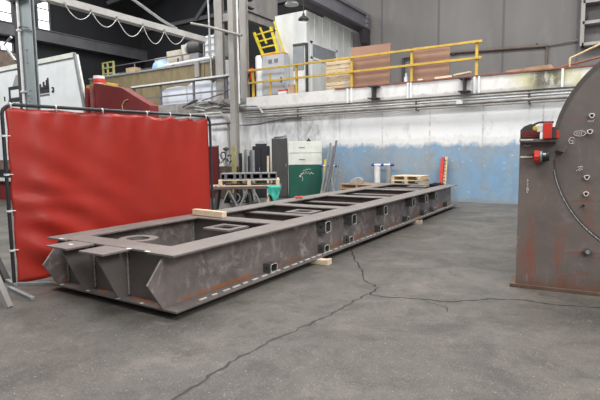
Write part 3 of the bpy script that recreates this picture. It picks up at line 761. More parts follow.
r2 = thing('roller_stand', 'pair of white and gray posts with blue roller heads against the blue wall', 'roller stand', (-6.15, 14.95, 0))
B().tube((-6.36, 14.95, .05), (-6.36, 14.95, 1.1), .1, 16).build('post', 'conduit', r2, 0, True)
lab(B().tube((-5.95, 14.95, .05), (-5.95, 14.95, 1.1), .09, 16).build('post', 'gray_paint', r2, 0, True), 'gray post')
B().box(-6.55, -5.8, 14.82, 15.1, 0, .05).build('base', 'dark_gray', r2, .005); head(-6.5, -5.85, 14.95, 1.15, r2)
pa = make_pallet('weathered wooden pallet by the blue wall, bottom of the low stack', None, 1.0, 1.3, 'oldwood'); place(pa, -6.6, 14.3, 94)
for i in range(1, 4):
    o = dup(pa, (-6.6+.02*i, 14.3, .14*i), math.radians(94 - 3*i), ['', 'weathered wooden pallet second from the bottom of the low stack by the wall', 'weathered wooden pallet third in the low stack by the blue wall', 'weathered wooden pallet topmost in the low stack beside the gray poles'][i])
gl = B().prism([(-.22, 0), (.22, 0), (.2, .12), (.08, .2), (-.1, .18), (-.2, .1)], 'y', -.2, .2).build('metal_scrap', 'warm_gray', None, .01)
tag(gl, 'gray lump of bent sheet metal on the low pallet stack', 'metal scrap'); place(gl, -6.75, 14.2, 20, .56)
pb = make_pallet('pale wooden pallet at the bottom of the tall stack by the blue wall', None, .8, .95); place(pb, -5.05, 14.45, 92)
for i in range(1, 6):
    dup(pb, (-5.05+.015*(i % 2), 14.45, .14*i), math.radians(90+(-1)**i*2), 'pale wooden pallet ' + ['', 'second from the bottom', 'third from the bottom', 'third from the top', 'second from the top', 'topmost'][i] + ' in the tall stack by the blue wall')
ra = thing('rack_upright', 'red and cream slotted upright leaning against the blue wall near the frame end', 'rack upright', (-4.18, 14.9, 0))
B().bar((-4.24, 14.85, 0), (-4.22, 15.1, 1.4), .1, .06).build('red_rail', 'redpaint', ra, .004)
o = B().bar((-4.12, 14.85, 0), (-4.1, 15.1, 1.4), .08, .06).build('cream_rail', 'cream', ra, .004)
for k in range(12): 
    t = .1 + k*.075; B().box(-4.135, -4.105, 14.8+.25*t, 14.83+.25*t, 1.4*t-.018, 1.4*t+.018).build('slot', 'rust_edge', o)

# ------------------------------------------------------------------ pipes along the girder
px = [(3.20, .035, 'pipegray'), (3.12, .028, 'silver'), (3.03, .05, 'pipegray'), (2.94, .03, 'warm_gray')]
for i, (z, r, m_) in enumerate(px):
    o = B().tube((-12.0, 14.98, z-.02), (10, 14.98, z-.02), r, 12).build('pipe', m_, None, 0, True)
    tag(o, ['gray pipe directly below the white girder on the back wall, topmost of four', 'thin silver pipe second below the white girder on the back wall', 'thickest gray pipe third below the white girder on the back wall', 'thin gray pipe lowest of four below the white girder'][i], 'pipe')
    for x in (-9.5, -5.05, -1.8): B().box(x-.03, x+.03, 14.95, 15.19, z-.03-r, z-.02+r).build('clamp', 'dark_gray', o)
jb = B().box(-3.78, -3.6, 14.84, 14.93, 2.98, 3.08).build('junction_box', 'conduit', None, .005); tag(jb, 'small white junction box on the pipes under the girder', 'junction box')
cb = B().path([(-12.19, 14.9, 2.7), (-12.1, 15.17, 2.72), (-11.4, 15.17, 2.74), (-10.6, 15.17, 2.84), (-9.6, 15.17, 2.93)], .025, 8).build('cable', 'galv', None, 0, True)
tag(cb, 'gray cable rising along the white wall right of the steel column', 'cable')
eb = B().path([(-12.1, 14.85, 3.44), (-11.3, 14.85, 3.4), (-11.2, 14.85, 3.36), (-11.0, 14.85, 3.1)], .045, 10).build('elbow_pipe', 'silver', None, 0, True); tag(eb, 'silver elbow pipe beside the column under the yellow railing', 'pipe')
for (P, m_, l) in (([(-16, 14.95, 3.25), (-13.2, 14.95, 3.25), (-12.9, 15.05, 2.9), (-12.9, 15.1, 0)], 'warm_gray', 'gray pipe dropping down the white wall left of the column'), ([(-14.0, 14.9, 2.78), (-12.5, 14.9, 2.82)], 'brownpipe', 'short brown pipe low on the wall left of the column')):
    o = B().path(P, .05, 10).build('pipe', m_, None, 0, True); tag(o, l, 'pipe')
for x0, l in ((-6.46, 'stub of a steel beam sticking out of the white girder under the brown board'), (-3.55, 'stub of a steel beam sticking out of the white girder near the railing end')):
    o = B().ibeam(x0-.16, x0+.16, 3.33, 3.74, 14.72, 15.07, .03, 'y').build('beam_stub', 'dk_lip', None, .003); tag(o, l, 'beam')

# ------------------------------------------------------------------ columns and crane runway
def hcol(name, label, x0, x1, y0, y1, z0, z1, mat, t=.03):
    r = thing(name, label, 'column', ((x0+x1)/2, (y0+y1)/2, z0))
    B().box(x0, x1, y0, y0+t, z0, z1).build('front_flange', mat, r); B().box(x0, x1, y1-t, y1, z0, z1).build('rear_flange', mat, r)
    xc = (x0+x1)/2; B().box(xc-.02, xc+.02, y0+t, y1-t, z0, z1).build('web', mat, r); return r
lc = hcol('steel_column', 'wide gray steel column at the left with a white conduit up its face', -13.3, -12.75, 7.15, 7.27, 0, 12, 'gray_column')
lab(B().box(-13.62, -13.3, 7.18, 7.27, 0, 12).build('side_plate', 'dark_gray', lc), 'dark gray side plate')
B().tube((-13.24, 7.1, 0), (-13.24, 7.1, 12), .035, 14).build('conduit', 'conduit', lc, 0, True)
for z in (3.3, 4.9): B().box(-13.3, -13.17, 7.05, 7.15, z, z+.04).build('conduit_clamp', 'conduit', lc)
mk = B()
for P in (((-13.03, 4.05), (-13.03, 4.4)), ((-13.1, 4.4), (-12.96, 4.4)), ((-13.1, 4.05), (-12.96, 4.05)), ((-13.1, 3.2), (-12.95, 3.2)), ((-13.05, 3.33), (-12.9, 3.33)), ((-13.1, 3.05), (-12.98, 3.05)), ((-13.0, 3.12), (-12.9, 3.12))): mk.bar((P[0][0], 7.148, P[0][1]), (P[1][0], 7.148, P[1][1]), .025, .006, (0, 1, 0))
mk.build('faint_mark', 'dk_purple', lc)
B().path([(-13.4, 7.1, 4.95), (-13.1, 7.08, 5.0), (-12.8, 7.08, 4.93), (-12.66, 7.1, 4.8)], .02, 8).build('wire', 'dark_gray', lc)
B().path([(-13.72, 7.2, 4.2), (-14.25, 7.2, 4.7), (-13.85, 7.2, 4.85)], .035, 8).build('bracket_arm', 'silver', lc)
B().box(-13.6, -12.75, 7.0, 7.6, 5.7, 5.92).build('beam_seat', 'gray_column', lc)
rb = thing('crane_runway_beam', 'long light gray crane runway beam sloping away from the left column with looped cable under it', 'beam', (-13.4, 11, 5.72))
B().box(-13.52, -13.285, 7.3, 14.3, 5.92, 5.945).box(-13.52, -13.285, 7.3, 14.3, 6.11, 6.135).build('flange', 'beam_gray', rb)
B().box(-13.5, -13.285, 7.3, 14.3, 5.945, 6.11).build('web', 'beam_gray', rb)
B().box(-13.3, -13.27, 7.6, 14.3, 5.93, 5.95).build('festoon_rail', 'beam_gray', rb)
fc = thing('festoon_cable', 'thin white cable hanging in loops beneath the crane runway beam', 'cable', (-13.25, 11, 5.72))
ys = [8.45, 9.3, 10.2, 11.22, 12.15, 13.1]; deep = [.32, .36, .46, .52, .36]
for i, (a, b_) in enumerate(zip(ys, ys[1:])):
    pts = [(-13.24, a + (b_-a)*k/16, 5.92 - deep[i]*(1 - (2*k/16-1)**2)) for k in range(17)]
    B().path(pts, .011, 6).build('cable_loop', 'conduit', fc, 0, True)
    B().box(-13.26, -13.22, a-.025, a+.025, 5.9, 5.98).build('trolley', 'galv', fc)
br = B().path([(-13.4, 12.9, 6.17), (-13.4, 12.2, 6.32), (-13.4, 10.3, 6.95), (-13.4, 8.5, 7.5)], .05, 8).build('brace_pipe', 'silver', None, 0, True)
tag(br, 'slanting light gray brace pipe above the crane runway beam', 'brace')
hcol('steel_column', 'wide gray column on the upper deck, leftmost of three beside the yellow railing', -13.82, -13.4, 15.4, 15.55, 3.8, 12, 'warm_gray')
cB = thing('steel_column', 'narrow gray column running from the shop floor up past the walkway', 'column', (-12.32, 14.75, 0))
B().box(-12.45, -12.2, 14.65, 14.68, 0, 12).build('front_flange', 'warm_gray', cB); B().box(-12.45, -12.2, 14.87, 14.9, 0, 12).build('rear_flange', 'warm_gray', cB); B().box(-12.34, -12.31, 14.68, 14.87, 0, 12).build('web', 'warm_gray', cB)
hcol('steel_column', 'gray column on the upper deck at the left end of the yellow railing', -12.5, -12.16, 15.4, 15.55, 3.8, 12, 'warm_gray')
cd = B().tube((-11.93, 14.6, 3.5), (-11.93, 14.6, 12), .035, 12).build('conduit', 'conduit', None, 0, True); tag(cd, 'bright white vertical conduit between the two narrow columns', 'conduit')
cd = B().tube((-13.95, 15.3, 3.8), (-14.1, 15.3, 12), .04, 12).build('conduit', 'silver', None, 0, True); tag(cd, 'thin silver pipe rising left of the wide upper column', 'conduit')
pp = B().path([(-14.3, 14.55, 6.85), (-13.4, 14.55, 6.6), (-11.7, 14.55, 6.02)], .05, 8).build('cross_pipe', 'pipegray', None, 0, True); tag(pp, 'gray pipe crossing the upper columns at a slant', 'pipe')
can = thing('red_canister', 'small red canister fixed to the column at the end of the yellow railing', 'canister', (-11.98, 15.5, 4.5))
B().lathe([(.02, .5), (.09, .44), (.09, .02), (.07, 0)], (-11.98, 15.5, 4.5), 'z', 16).build('bottle', 'redpaint', can, 0, True)
B().box(-12.0, -11.93, 15.46, 15.54, 5.0, 5.1).build('valve', 'black', can); B().box(-12.16, -12.0, 15.45, 15.55, 4.7, 4.76).build('bracket', 'black', can)

# platform beam, hopper, yellow ladder
ch = thing('platform_beam', 'gray channel beam projecting above the yellow ladder', 'beam', (-12.4, 16.5, 7.0))
B().box(-12.4, -12.36, 15.56, 18.2, 6.98, 7.28).build('web', 'warm_gray', ch); B().box(-12.7, -12.3, 15.5, 18.2, 7.28, 7.31).build('flange', 'dark_gray', ch); B().box(-13.5, -12.36, 15.45, 15.55, 6.98, 7.28).build('end_beam', 'warm_gray', ch)
hp = thing('gray_hopper', 'big gray sheet metal hopper above the platform beam', 'hopper', (-12.9, 17, 7.31))
B().prism([(16.75, 7.31), (17.95, 7.31), (17.95, 9.6), (16.0, 9.6)], 'x', -13.3, -12.38).build('body', 'warm_gray', hp, .01)
B().bar((-12.37, 16.72, 7.31), (-12.37, 15.97, 9.6), .12, .05, (1, 0, 0)).build('edge_channel', 'gray_paint', hp)
for k in range(5): B().box(-12.6, -12.4, 15.6, 16.3 - .1*k, 7.5+.3*k, 7.54+.3*k).build('louvre', 'dark_gray', hp)
gx = thing('equipment_cabinet', 'light gray equipment cabinet on the upper deck under the yellow ladder', 'cabinet', (-10.9, 15.8, 3.8))
B().box(-11.5, -10.48, 15.56, 15.93, 3.8, 5.38).build('body', simple('cabinet_gray', '#b9bdc2', '#a8acb2', 2, .5), gx, .01)
dd = B().box(-11.46, -10.52, 15.54, 15.56, 3.88, 4.95).build('door', simple('cabinet_gray_door', '#b3b7bc', '#a3a7ac', 2, .5), gx, .006)
B().box(-10.62, -10.57, 15.51, 15.54, 4.3, 4.5).build('handle', 'dark_gray', dd)
for x in (-11.2, -10.92): B().box(x, x+.16, 15.54, 15.56, 5.08, 5.22).build('vent', 'dk_purple', gx)
yl = thing('yellow_ladder', 'bright yellow sloping ladder with handrail above the light gray cabinet', 'ladder', (-11.4, 15.75, 5.46))
for a, b_ in (((-12.02, 15.75, 6.4), (-11.58, 15.75, 5.42)), ((-11.2, 15.75, 6.5), (-10.85, 15.75, 5.42))): B().bar(a, b_, .1, .09).build('stringer', 'bright_yellow', yl, .004)
for k in range(4):
    t = .1 + .27*k; B().bar((-12.02+.44*t, 15.75, 6.4-1.0*t), (-11.2+.35*t, 15.75, 6.47-1.05*t), .07, .05).build('rung', 'bright_yellow', yl)
B().bar((-11.0, 15.7, 6.68), (-10.55, 15.7, 5.42), .05).build('handrail', 'bright_yellow', yl)
B().bar((-11.7, 15.72, 6.55), (-11.4, 15.72, 5.9), .06).build('brace', 'bright_yellow', yl)
B().bar((-11.2, 15.7, 6.3), (-10.85, 15.7, 6.32), .03).build('rail_link', 'dark_gray', yl)
B().box(-11.6, -10.5, 15.58, 15.9, 5.38, 5.44).build('toe_plate', 'orange', yl, .004)
wd = B().lathe([(.2, 0), (.2, 1.6), (.17, 1.65), (.001, 1.65)], (-11.74, 15.75, 3.8), 'z', 28).build('white_drum', 'white', None, 0, True); tag(wd, 'tall white cylinder standing between the column and the light gray cabinet', 'cylinder')

# white room on the deck, girder over it, lamps
rm = thing('white_cabin', 'white panelled cabin on the upper deck behind the yellow railing', 'cabin', (-10.4, 18, 3.8))
B().box(-11.15, -9.7, 15.97, 19.98, 3.8, 6.95).build('body', 'room_white', rm)
sb = B()
for y in [16.6 + .62*k for k in range(6)]: sb.box(-9.7, -9.685, y-.02, y+.02, 5.9, 6.95)
sb.build('panel_seam', 'offwhite', rm)
wn = B(); 
for y0, y1, z0, z1 in ((16.25, 18.4, 5.78, 5.88), (16.25, 18.4, 5.2, 5.28), (16.25, 16.35, 3.8, 5.88), (18.3, 18.4, 5.2, 5.88)): wn.box(-9.7, -9.66, y0, y1, z0, z1)
wn = wn.build('window_frame', 'white', rm); B().box(-9.7, -9.675, 16.35, 18.3, 5.28, 5.78).build('window_pane', 'pane_gray', wn)
B().box(-9.75, -9.68, 15.94, 16.05, 3.8, 5.75).build('corner_post', 'dark_gray', rm); B().box(-10.3, -9.75, 15.92, 15.97, 5.68, 5.76).build('lintel', 'dark_gray', rm)
B().box(-10.3, -9.82, 15.95, 15.97, 3.85, 4.75).build('door', 'white', rm, .004)
B().box(-10.3, -9.82, 15.94, 15.97, 4.75, 5.66).build('front_pane', 'pane_gray', rm)
gd = thing('overhead_girder', 'deep purple gray girder running above the white cabin to the back wall', 'girder', (-8.97, 17, 6.85))
B().box(-9.0, -8.94, 11.0, 19.99, 6.95, 7.45).build('web', 'dk_purple', gd); B().box(-9.35, -8.88, 11, 19.99, 6.85, 6.95).build('bottom_flange', 'dk_lip', gd); B().box(-9.15, -8.85, 11, 19.99, 7.45, 7.55).build('top_flange', 'dk_purple', gd)
tag(B().prism([(19.99, 6.1), (19.99, 6.85), (19.3, 6.85), (19.6, 6.3)], 'x', -9.15, -8.85).build('wall_bracket', 'dk_lip', None, .02), 'dark bracket under the girder where it meets the upper wall', 'bracket')
for z in (7.0, 7.2, 7.4): B().tube((-8.94, 19.7, z), (-8.8, 19.7, z), .12, 12).build('bolt_flange', 'dk_purple', gd)
pl = thing('pendant_lamp', 'dark dome pendant lamp hanging in front of the white cabin', 'lamp', (-8.92, 14.5, 6.15))
B().lathe([(.19, 0), (.175, .05), (.1, .11), (.05, .14), (.035, .22), (.001, .22)], (-8.92, 14.5, 6.15), 'z', 24).build('shade', 'charcoal', pl, 0, True)
B().tube((-8.92, 14.5, 6.35), (-8.92, 14.5, 6.85), .015, 8).build('rod', 'dark_gray', pl); B().lathe([(.04, .04), (.06, .08), (.03, .12)], (-8.92, 14.5, 6.08), 'z', 14).build('bulb', 'conduit', pl, 0, True)
fl = thing('high_bay_lamp', 'pale gray high bay lamp fixed under the girder left of the pendant lamp', 'lamp', (-9.4, 14.2, 6.35))
B().lathe([(.24, 0), (.22, .06), (.15, .13), (.1, .16), (.1, .24), (.001, .24)], (-9.2, 14.2, 6.62), 'z', 24).build('shade', 'silver', fl, 0, True); B().tube((-9.2, 14.2, 6.84), (-9.2, 14.2, 6.86), .02, 8).build('rod', 'dark_gray', fl)

# ------------------------------------------------------------------ yellow railing and things on the deck
yr = thing('yellow_railing', 'long yellow two rail guard railing along the upper deck edge', 'railing', (-7.5, 15.2, 3.8))
for z in (4.82, 4.34): B().box(-11.95, -3.15, 15.17, 15.23, z-.035, z+.035).build('rail', 'yellow', yr, .004)
for x in (-11.75, -9.72, -7.45, -5.31, -3.3): B().box(x-.04, x+.04, 15.22, 15.3, 3.8, 4.84).build('post', 'yellow', yr, .004)
B().bar((-11.95, 15.2, 4.8), (-12.06, 15.45, 4.9), .06).build('end_tie', 'yellow', yr)
B().box(-10.93, -10.87, 15.22, 15.27, 3.8, 4.6).build('short_post', 'yellow', yr)
def pallet_up(x, y, label, z=3.8):
    p = thing('upright_pallet', label, 'pallet', (x, y, z))
    b = B()
    for k in range(7): b.box(x-.5, x+.5, y-.02, y, z+.04+k*.145, z+.04+k*.145+.115)
    b.build('slats', 'palletwood', p, .003)
    for dx in (-.45, 0, .45): B().box(x+dx-.04, x+dx+.04, y, y+.09, z, z+1.05).build('stringer', 'palletwood', p)
    return p
pallet_up(-8.1, 15.5, 'pale slatted pallet standing on edge behind the yellow railing')
for x0, x1, h_, l in ((-7.55, -6.1, 1.4, 'large brown board standing behind the yellow railing left, the taller of the two'), (-5.3, -4.14, 1.12, 'smaller brown board standing behind the right end of the yellow railing')):
    o = B().hexa([(x0, 15.36, 3.8), (x1, 15.36, 3.8), (x1, 15.4, 3.8), (x0, 15.4, 3.8)], [(x0, 15.4, 3.8+h_), (x1, 15.4, 3.77+h_), (x1, 15.44, 3.77+h_), (x0, 15.44, 3.8+h_)]).build('brown_board', 'ply', None, .003); tag(o, l, 'board')
bx = B().box(-10.15, -9.85, 15.32, 15.5, 3.8, 4.14).build('cardboard_box', 'card', None, .004); tag(bx, 'brown cardboard box on the deck behind the railing below the cabin', 'box')
bx = thing('small_red_box', 'small red and white box on the deck beside the brown cardboard box', 'box', (-10.4, 15.4, 3.8))
B().box(-10.62, -10.22, 15.33, 15.5, 3.8, 3.93).build('carton', 'conduit', bx, .003); B().box(-10.62, -10.22, 15.33, 15.5, 3.93, 3.99).build('lid', 'redpaint', bx, .003)
stand('plank', 'short pale plank on the deck edge at the right end of the railing', 'plank', B().bar((-4.5, 15.1, 3.84), (-4.0, 15.14, 3.86), .12, .06), 'wood')
stand('plank', 'second pale plank tipped on the deck edge beside the railing end post', 'plank', B().bar((-3.95, 15.26, 3.9), (-3.45, 15.12, 3.93), .14, .05), 'palletwood')
stand('wood_offcut', 'tiny pale wood offcut on the deck edge below the smaller brown board', 'offcut', B().box(-5.05, -4.9, 15.08, 15.18, 3.81, 3.87), 'wood')
stand('plank', 'long weathered plank on the deck edge right of the railing', 'plank', B().hexa([(-2.45, 15.1, 3.81), (-1.2, 15.1, 3.81), (-1.2, 15.3, 3.81), (-2.45, 15.3, 3.81)], [(-2.45, 15.1, 3.87), (-1.3, 15.1, 3.93), (-1.3, 15.3, 3.93), (-2.45, 15.3, 3.87)]), 'oldwood')
bt = thing('plastic_bottle', 'clear pale bottle on the deck between the two brown boards', 'bottle', (-5.55, 15.4, 3.8))
B().lathe([(.06, 0), (.065, .02), (.065, .2), (.03, .27), (.025, .3)], (-5.55, 15.4, 3.8), 'z', 16).build('body', 'palesheet', bt, 0, True); B().lathe([(.028, 0), (.028, .03), (.001, .03)], (-5.55, 15.4, 4.1), 'z', 12).build('cap', 'white', bt)
sr = thing('stair_handrail', 'cream tube handrail rising to the right above the tank', 'handrail', (-.8, 15.25, 3.8))
B().tube((-.85, 15.25, 3.8), (-.85, 15.25, 4.08), .03, 10).build('post', 'cream', sr)
B().tube((-.85, 15.25, 4.06), (1.6, 15.25, 5.1), .03, 10).build('rail', 'cream', sr)
B().tube((-1.15, 15.25, 3.83), (1.4, 15.25, 4.3), .03, 10).build('lower_rail', 'rust_edge', sr)
up = thing('brown_pipe', 'long thin brown pipe along the gray upper wall', 'pipe', (-3.6, 19.9, 5.4))
B().tube((-5.5, 19.9, 5.52), (-1.84, 19.9, 5.35), .05, 10).build('run', 'brownpipe', up); B().tube((-1.86, 19.92, 5.35), (-1.88, 19.92, 3.8), .035, 8).build('drop', 'brownpipe', up)
B().tube((-1.84, 19.92, 5.36), (-.9, 19.9, 5.42), .025, 8).build('branch', 'dk_purple', up)
for x in (-5.2, -3.5, -2.2): B().box(x-.03, x+.03, 19.88, 19.98, 5.4, 5.48).build('clip', 'dark_gray', up)
wr = thing('wall_rack', 'gray open shelf rack on the upper wall at the top right', 'rack', (0, 19.8, 5.1))
for x in (-.76, .55): B().box(x-.06, x+.06, 19.6, 20, 5.15, 9).build('upright', 'warm_gray', wr)
for z in (5.2, 5.92, 6.62, 7.4): B().box(-.76, .55, 19.6, 20, z-.05, z+.05).build('shelf', 'warm_gray', wr)
B().box(-.6, .4, 19.7, 19.98, 5.98, 6.3).build('bin', 'dark_gray', wr)
pk = B().path([(-7.3, 19.9, 3.8), (-7.3, 19.9, 5.5), (-6.7, 19.9, 5.5)], .06, 8).build('standpipe', 'dk_lip', None, 0, True); tag(pk, 'dark bent standpipe on the upper wall between the brown boards', 'pipe')

# ------------------------------------------------------------------ left side: enclosure, machine, walkway
we = thing('white_enclosure', 'large white sheet metal enclosure with skyline emblem behind the left column', 'enclosure', (-17, 10, 0))
body = B().prism([(-21, .82), (-13.35, .82), (-13.35, 2.9), (-13.75, 4.68), (-21, 4.68)], 'y', 9, 9.12).build('body', 'white', we)
tr = B(); tr.box(-21, -13.75, 8.95, 9.0, 4.58, 4.72); tr.build('top_rim', 'offwhite', we); B().bar((-13.74, 8.98, 4.7), (-13.35, 8.98, 2.9), .1, .06, (0, 1, 0)).build('edge_rim', 'galv', we)
B().box(-21, -13.4, 8.98, 9.0, 1.12, 1.46).build('mesh_band', 'machinebrown', we); B().box(-21, -13.4, 8.97, 9.0, .82, 1.12).build('dark_band', 'charcoal', we)
B().box(-21, -13.4, 8.9, 9.3, .7, .82).build('sill', 'offwhite', we); lab(B().box(-21, -13.4, 9, 9.3, 0, .7).build('base', 'maroon', we), 'maroon base')
em = B(); y0 = 8.985
em.prism([(-17.8, 3.5), (-17.15, 4.4), (-16.5, 3.9), (-16.5, 3.5)], 'y', y0, 9.0); em.build('gray_triangle', 'gray_paint', we)
em = B(); em.frame(-17.7, -16.75, 3.48, 4.0, y0-.006, y0, .12); em.build('dark_frame', 'dk_lip', we); B().box(-16.95, -16.7, y0-.01, y0-.003, 3.5, 4.15).build('red_bar', 'redpaint', we)
B().box(-17.55, -16.95, y0-.01, y0-.004, 3.62, 3.88).build('white_square', 'white', we)
sk = B(); sk.box(-16.3, -15.22, y0, 9, 3.64, 3.78)
for i, (x, h_) in enumerate(((-15.95, .12), (-15.83, .42), (-15.72, .2), (-15.6, .1), (-15.52, .26), (-15.42, .14), (-15.34, .3), (-15.27, .36))): sk.box(x-.045, x+.045, y0, 9, 3.76, 3.74+h_)
sk.build('skyline_emblem', 'dk_lip', we); B().box(-16.3, -15.22, y0, 9, 3.55, 3.6).build('emblem_line', 'dk_purple', we)
t2 = B(); 
for a, b_ in (((-15.07, 3.77), (-14.97, 3.77)), ((-14.97, 3.77), (-14.97, 3.7)), ((-14.97, 3.7), (-15.07, 3.64)), ((-15.07, 3.64), (-14.97, 3.64))): t2.bar((a[0], y0, a[1]), (b_[0], y0, b_[1]), .04, .01, (0, 1, 0))
t2.build('numeral', 'dk_lip', we); B().box(-18.05, -17.98, y0, 9, 3.55, 3.7).build('mark', 'dk_lip', we)
mm = thing('maroon_machine', 'dark red steel machine with sloping top behind the curtain', 'machine', (-11.7, 9.5, 0))
B().prism([(-12.95, 0), (-10.45, 0), (-10.48, 2.93), (-11.65, 3.5), (-12.83, 3.73), (-12.95, 3.7)], 'y', 9.0, 9.3).build('body', 'maroon', mm, .01)
B().box(-13.3, -13.18, 8.96, 9.3, 0, 3.6).build('side_plate', 'maroon', mm); B().box(-13.02, -12.9, 8.94, 9.3, 0, 3.66).build('edge_plate', simple('maroon_edge', '#8d5450', '#7a4644', 4, .6), mm)
B().box(-13.2, -13.0, 9.2, 9.3, 0, 3.4).build('inner_panel', 'maroon', mm); B().box(-13.8, -12.75, 9.35, 9.75, 3.62, 3.78).build('guard', 'yellow', mm, .01); B().box(-13.3, -12.5, 9.4, 9.7, 0, 3.62).build('guard_post', 'dark_gray', mm)
b = B(); b.path([(-11.6, 8.98, 2.85), (-11.62, 8.98, 3.0), (-11.5, 8.98, 3.12), (-11.35, 8.98, 3.14)], .014, 6); b.build('handle', 'cream', mm)
pt = thing('paint_pail', 'white and red pail on the yellow ledge of the maroon machine', 'pail', (-13.4, 9.55, 3.78))
B().lathe([(.16, 0), (.17, .1), (.17, .27), (.001, .27)], (-13.4, 9.55, 3.78), 'z', 20).build('bucket', 'white', pt, 0, True); B().lathe([(.171, .05), (.176, .07), (.176, .16), (.171, .18)], (-13.4, 9.55, 3.78), 'z', 20).build('band', 'redpaint', pt, 0, True)

wl = thing('white_railing', 'white topped steel railing along the left part of the upper walkway', 'railing', (-15.3, 15.2, 3.8))
B().box(-18.9, -12.6, 15.16, 15.24, 4.72, 4.79).build('top_rail', 'conduit', wl); B().box(-18.9, -12.6, 15.17, 15.23, 4.66, 4.72).build('under_rail', 'dark_gray', wl); B().box(-18.9, -12.6, 15.18, 15.22, 4.14, 4.2).build('mid_rail', 'dk_purple', wl)
for x in (-18.8, -17.0, -14.95, -13.1): B().box(x-.05, x+.05, 15.22, 15.28, 3.8, 4.7).build('post', 'dk_purple', wl)
for x0, x1, h_, l in ((-17.3, -15.75, .78, 'left pale sheet behind the white topped railing'), (-15.7, -14.3, .9, 'middle pale sheet behind the white topped railing'), (-14.25, -12.7, .86, 'right pale sheet behind the white topped railing')):
    o = B().prism([(x0, 3.8), (x1, 3.8), (x1, 3.8+h_), ((x0+x1)/2+.2, 3.8+h_+.06), (x0+.3, 3.8+h_+.02), (x0, 3.8+h_-.12)], 'y', 15.6, 15.64).build('pale_sheet', 'palesheet', None, .003); tag(o, l, 'sheet')
tt = thing('tan_trough', 'long tan sided trough on the left upper level behind the white railing', 'trough', (-18, 17, 3.8))
B().box(-24, -14.9, 16.5, 17.9, 3.8, 5.78).build('body', 'tan', tt, .01); B().box(-24, -14.9, 16.44, 16.5, 5.70, 5.78).build('rim', 'silver', tt)
for x in (-22, -19.8, -17.6, -15.5): B().box(x-.03, x+.03, 16.46, 16.5, 3.8, 5.76).build('stiffener', 'tan', tt)
B().box(-15.05, -14.93, 16.4, 16.5, 3.8, 5.76).build('end_post', 'machinebrown', tt)
def on_trough(name, label, cat, b, mat, **k): return stand(name, label, cat, b, mat, **k)
bd = thing('blue_cover', 'light blue domed cover on the tan trough', 'cover', (-18.6, 16.9, 5.78))
B().lathe([(.5, 0), (.5, .12), (.44, .3), (.3, .42), (.12, .48), (.001, .49)], (-18.75, 17.0, 5.78), 'z', 28).build('dome', 'blue_plastic', bd, 0, True); B().box(-18.3, -18.2, 16.9, 17.1, 5.78, 6.1).build('latch', 'white', bd)
on_trough('cardboard_box', 'small beige box on the far left end of the tan trough', 'box', B().box(-21.3, -20.6, 16.8, 17.2, 5.78, 6.1), 'card', bevel=.01)
on_trough('white_sheet', 'flat white sheet at the left end of the tan trough', 'sheet', B().box(-23, -21.6, 16.6, 17.2, 5.78, 5.84), 'offwhite')
sp_ = thing('silver_pipe_pair', 'pair of silver pipes resting along the top of the tan trough', 'pipes', (-17, 16.8, 5.8))
B().tube((-18.1, 16.58, 5.86), (-14.95, 16.58, 5.9), .07, 12).build('pipe', 'conduit', sp_, 0, True); B().tube((-18.1, 16.75, 5.88), (-14.95, 16.75, 5.98), .08, 12).build('pipe', 'galv', sp_, 0, True); B().box(-17.6, -17.4, 16.52, 16.8, 5.78, 5.84).build('cradle', 'dark_gray', sp_)
B().box(-15.95, -15.7, 16.36, 16.44, 5.1, 5.78).build('stay', 'warm_gray', tt)
ib = thing('liquid_tote', 'white caged liquid tote on the tan trough by the wide column', 'tote', (-15.4, 17, 5.78))
B().box(-15.85, -14.9, 16.95, 17.75, 6.05, 7.02).build('tank', 'white', ib, .04); B().box(-15.9, -14.85, 16.9, 17.8, 5.78, 6.05).build('base', 'galv', ib)
cg = B()
for z in (6.3, 6.6, 6.9): cg.box(-15.9, -14.85, 16.9, 16.93, z-.015, z+.015)
for x in (-15.88, -15.55, -15.2, -14.88): cg.box(x-.015, x+.015, 16.9, 16.93, 6.05, 7.05)
cg.build('cage', 'silver', ib)
B().lathe([(.1, 0), (.12, .06), (.001, .08)], (-15.4, 17.35, 7.0), 'z', 14).build('lid', 'charcoal', ib)
mo = thing('drum_motor', 'dark drum shaped motor on a stand above the tan trough', 'motor', (-16.6, 17.2, 5.78))
B().lathe([(.001, 0), (.28, 0), (.34, .08), (.34, .62), (.26, .78), (.001, .8)], (-17.0, 17.2, 6.65), 'x', 24).build('housing', 'dark_gray', mo, 0, True); B().lathe([(.28, 0), (.28, .14), (.001, .14)], (-17.12, 17.2, 6.65), 'x', 20).build('end_bell', 'silver', mo, 0, True); B().box(-16.9, -16.3, 17.0, 17.4, 5.78, 6.35).build('stand', 'galv', mo)
for i, (x0, x1, h_) in enumerate(((-20.9, -20.0, 3.0), (-19.95, -18.9, 3.25), (-18.85, -17.4, 3.45))):
    c = thing('cream_cabinet', ['cream cabinet behind the tan trough, leftmost of three', 'cream cabinet in the middle behind the blue cover', 'cream cabinet behind the tan trough beside the drum motor'][i], 'cabinet', (x0, 18.5, 3.8))
    B().box(x0, x1, 18.4, 19.2, 3.8, 3.8+h_).build('body', 'creamwall', c, .01); B().box(x0+.05, x1-.05, 18.37, 18.4, 5.5, 3.75+h_).build('door', 'creamwall', c, .01); B().box(x1-.2, x1-.12, 18.33, 18.37, 6.3, 6.6).build('handle', 'dark_gray', c)
hr = thing('dark_handrail', 'thin dark handrail above the tan trough', 'handrail', (-20, 17.95, 3.8))
for z in (6.2, 6.62): B().tube((-24, 17.95, z), (-16.2, 17.95, z), .03, 8).build('rail', 'dk_purple', hr)
for x in (-23.9, -22.0, -20.2, -18.3, -16.3): B().tube((x, 17.95, 3.8), (x, 17.95, 6.65), .035, 8).build('post', 'dk_purple', hr)
rk = thing('olive_rack', 'olive yellow frame rack at the far left end of the trough', 'rack', (-22.7, 16.9, 5.78))
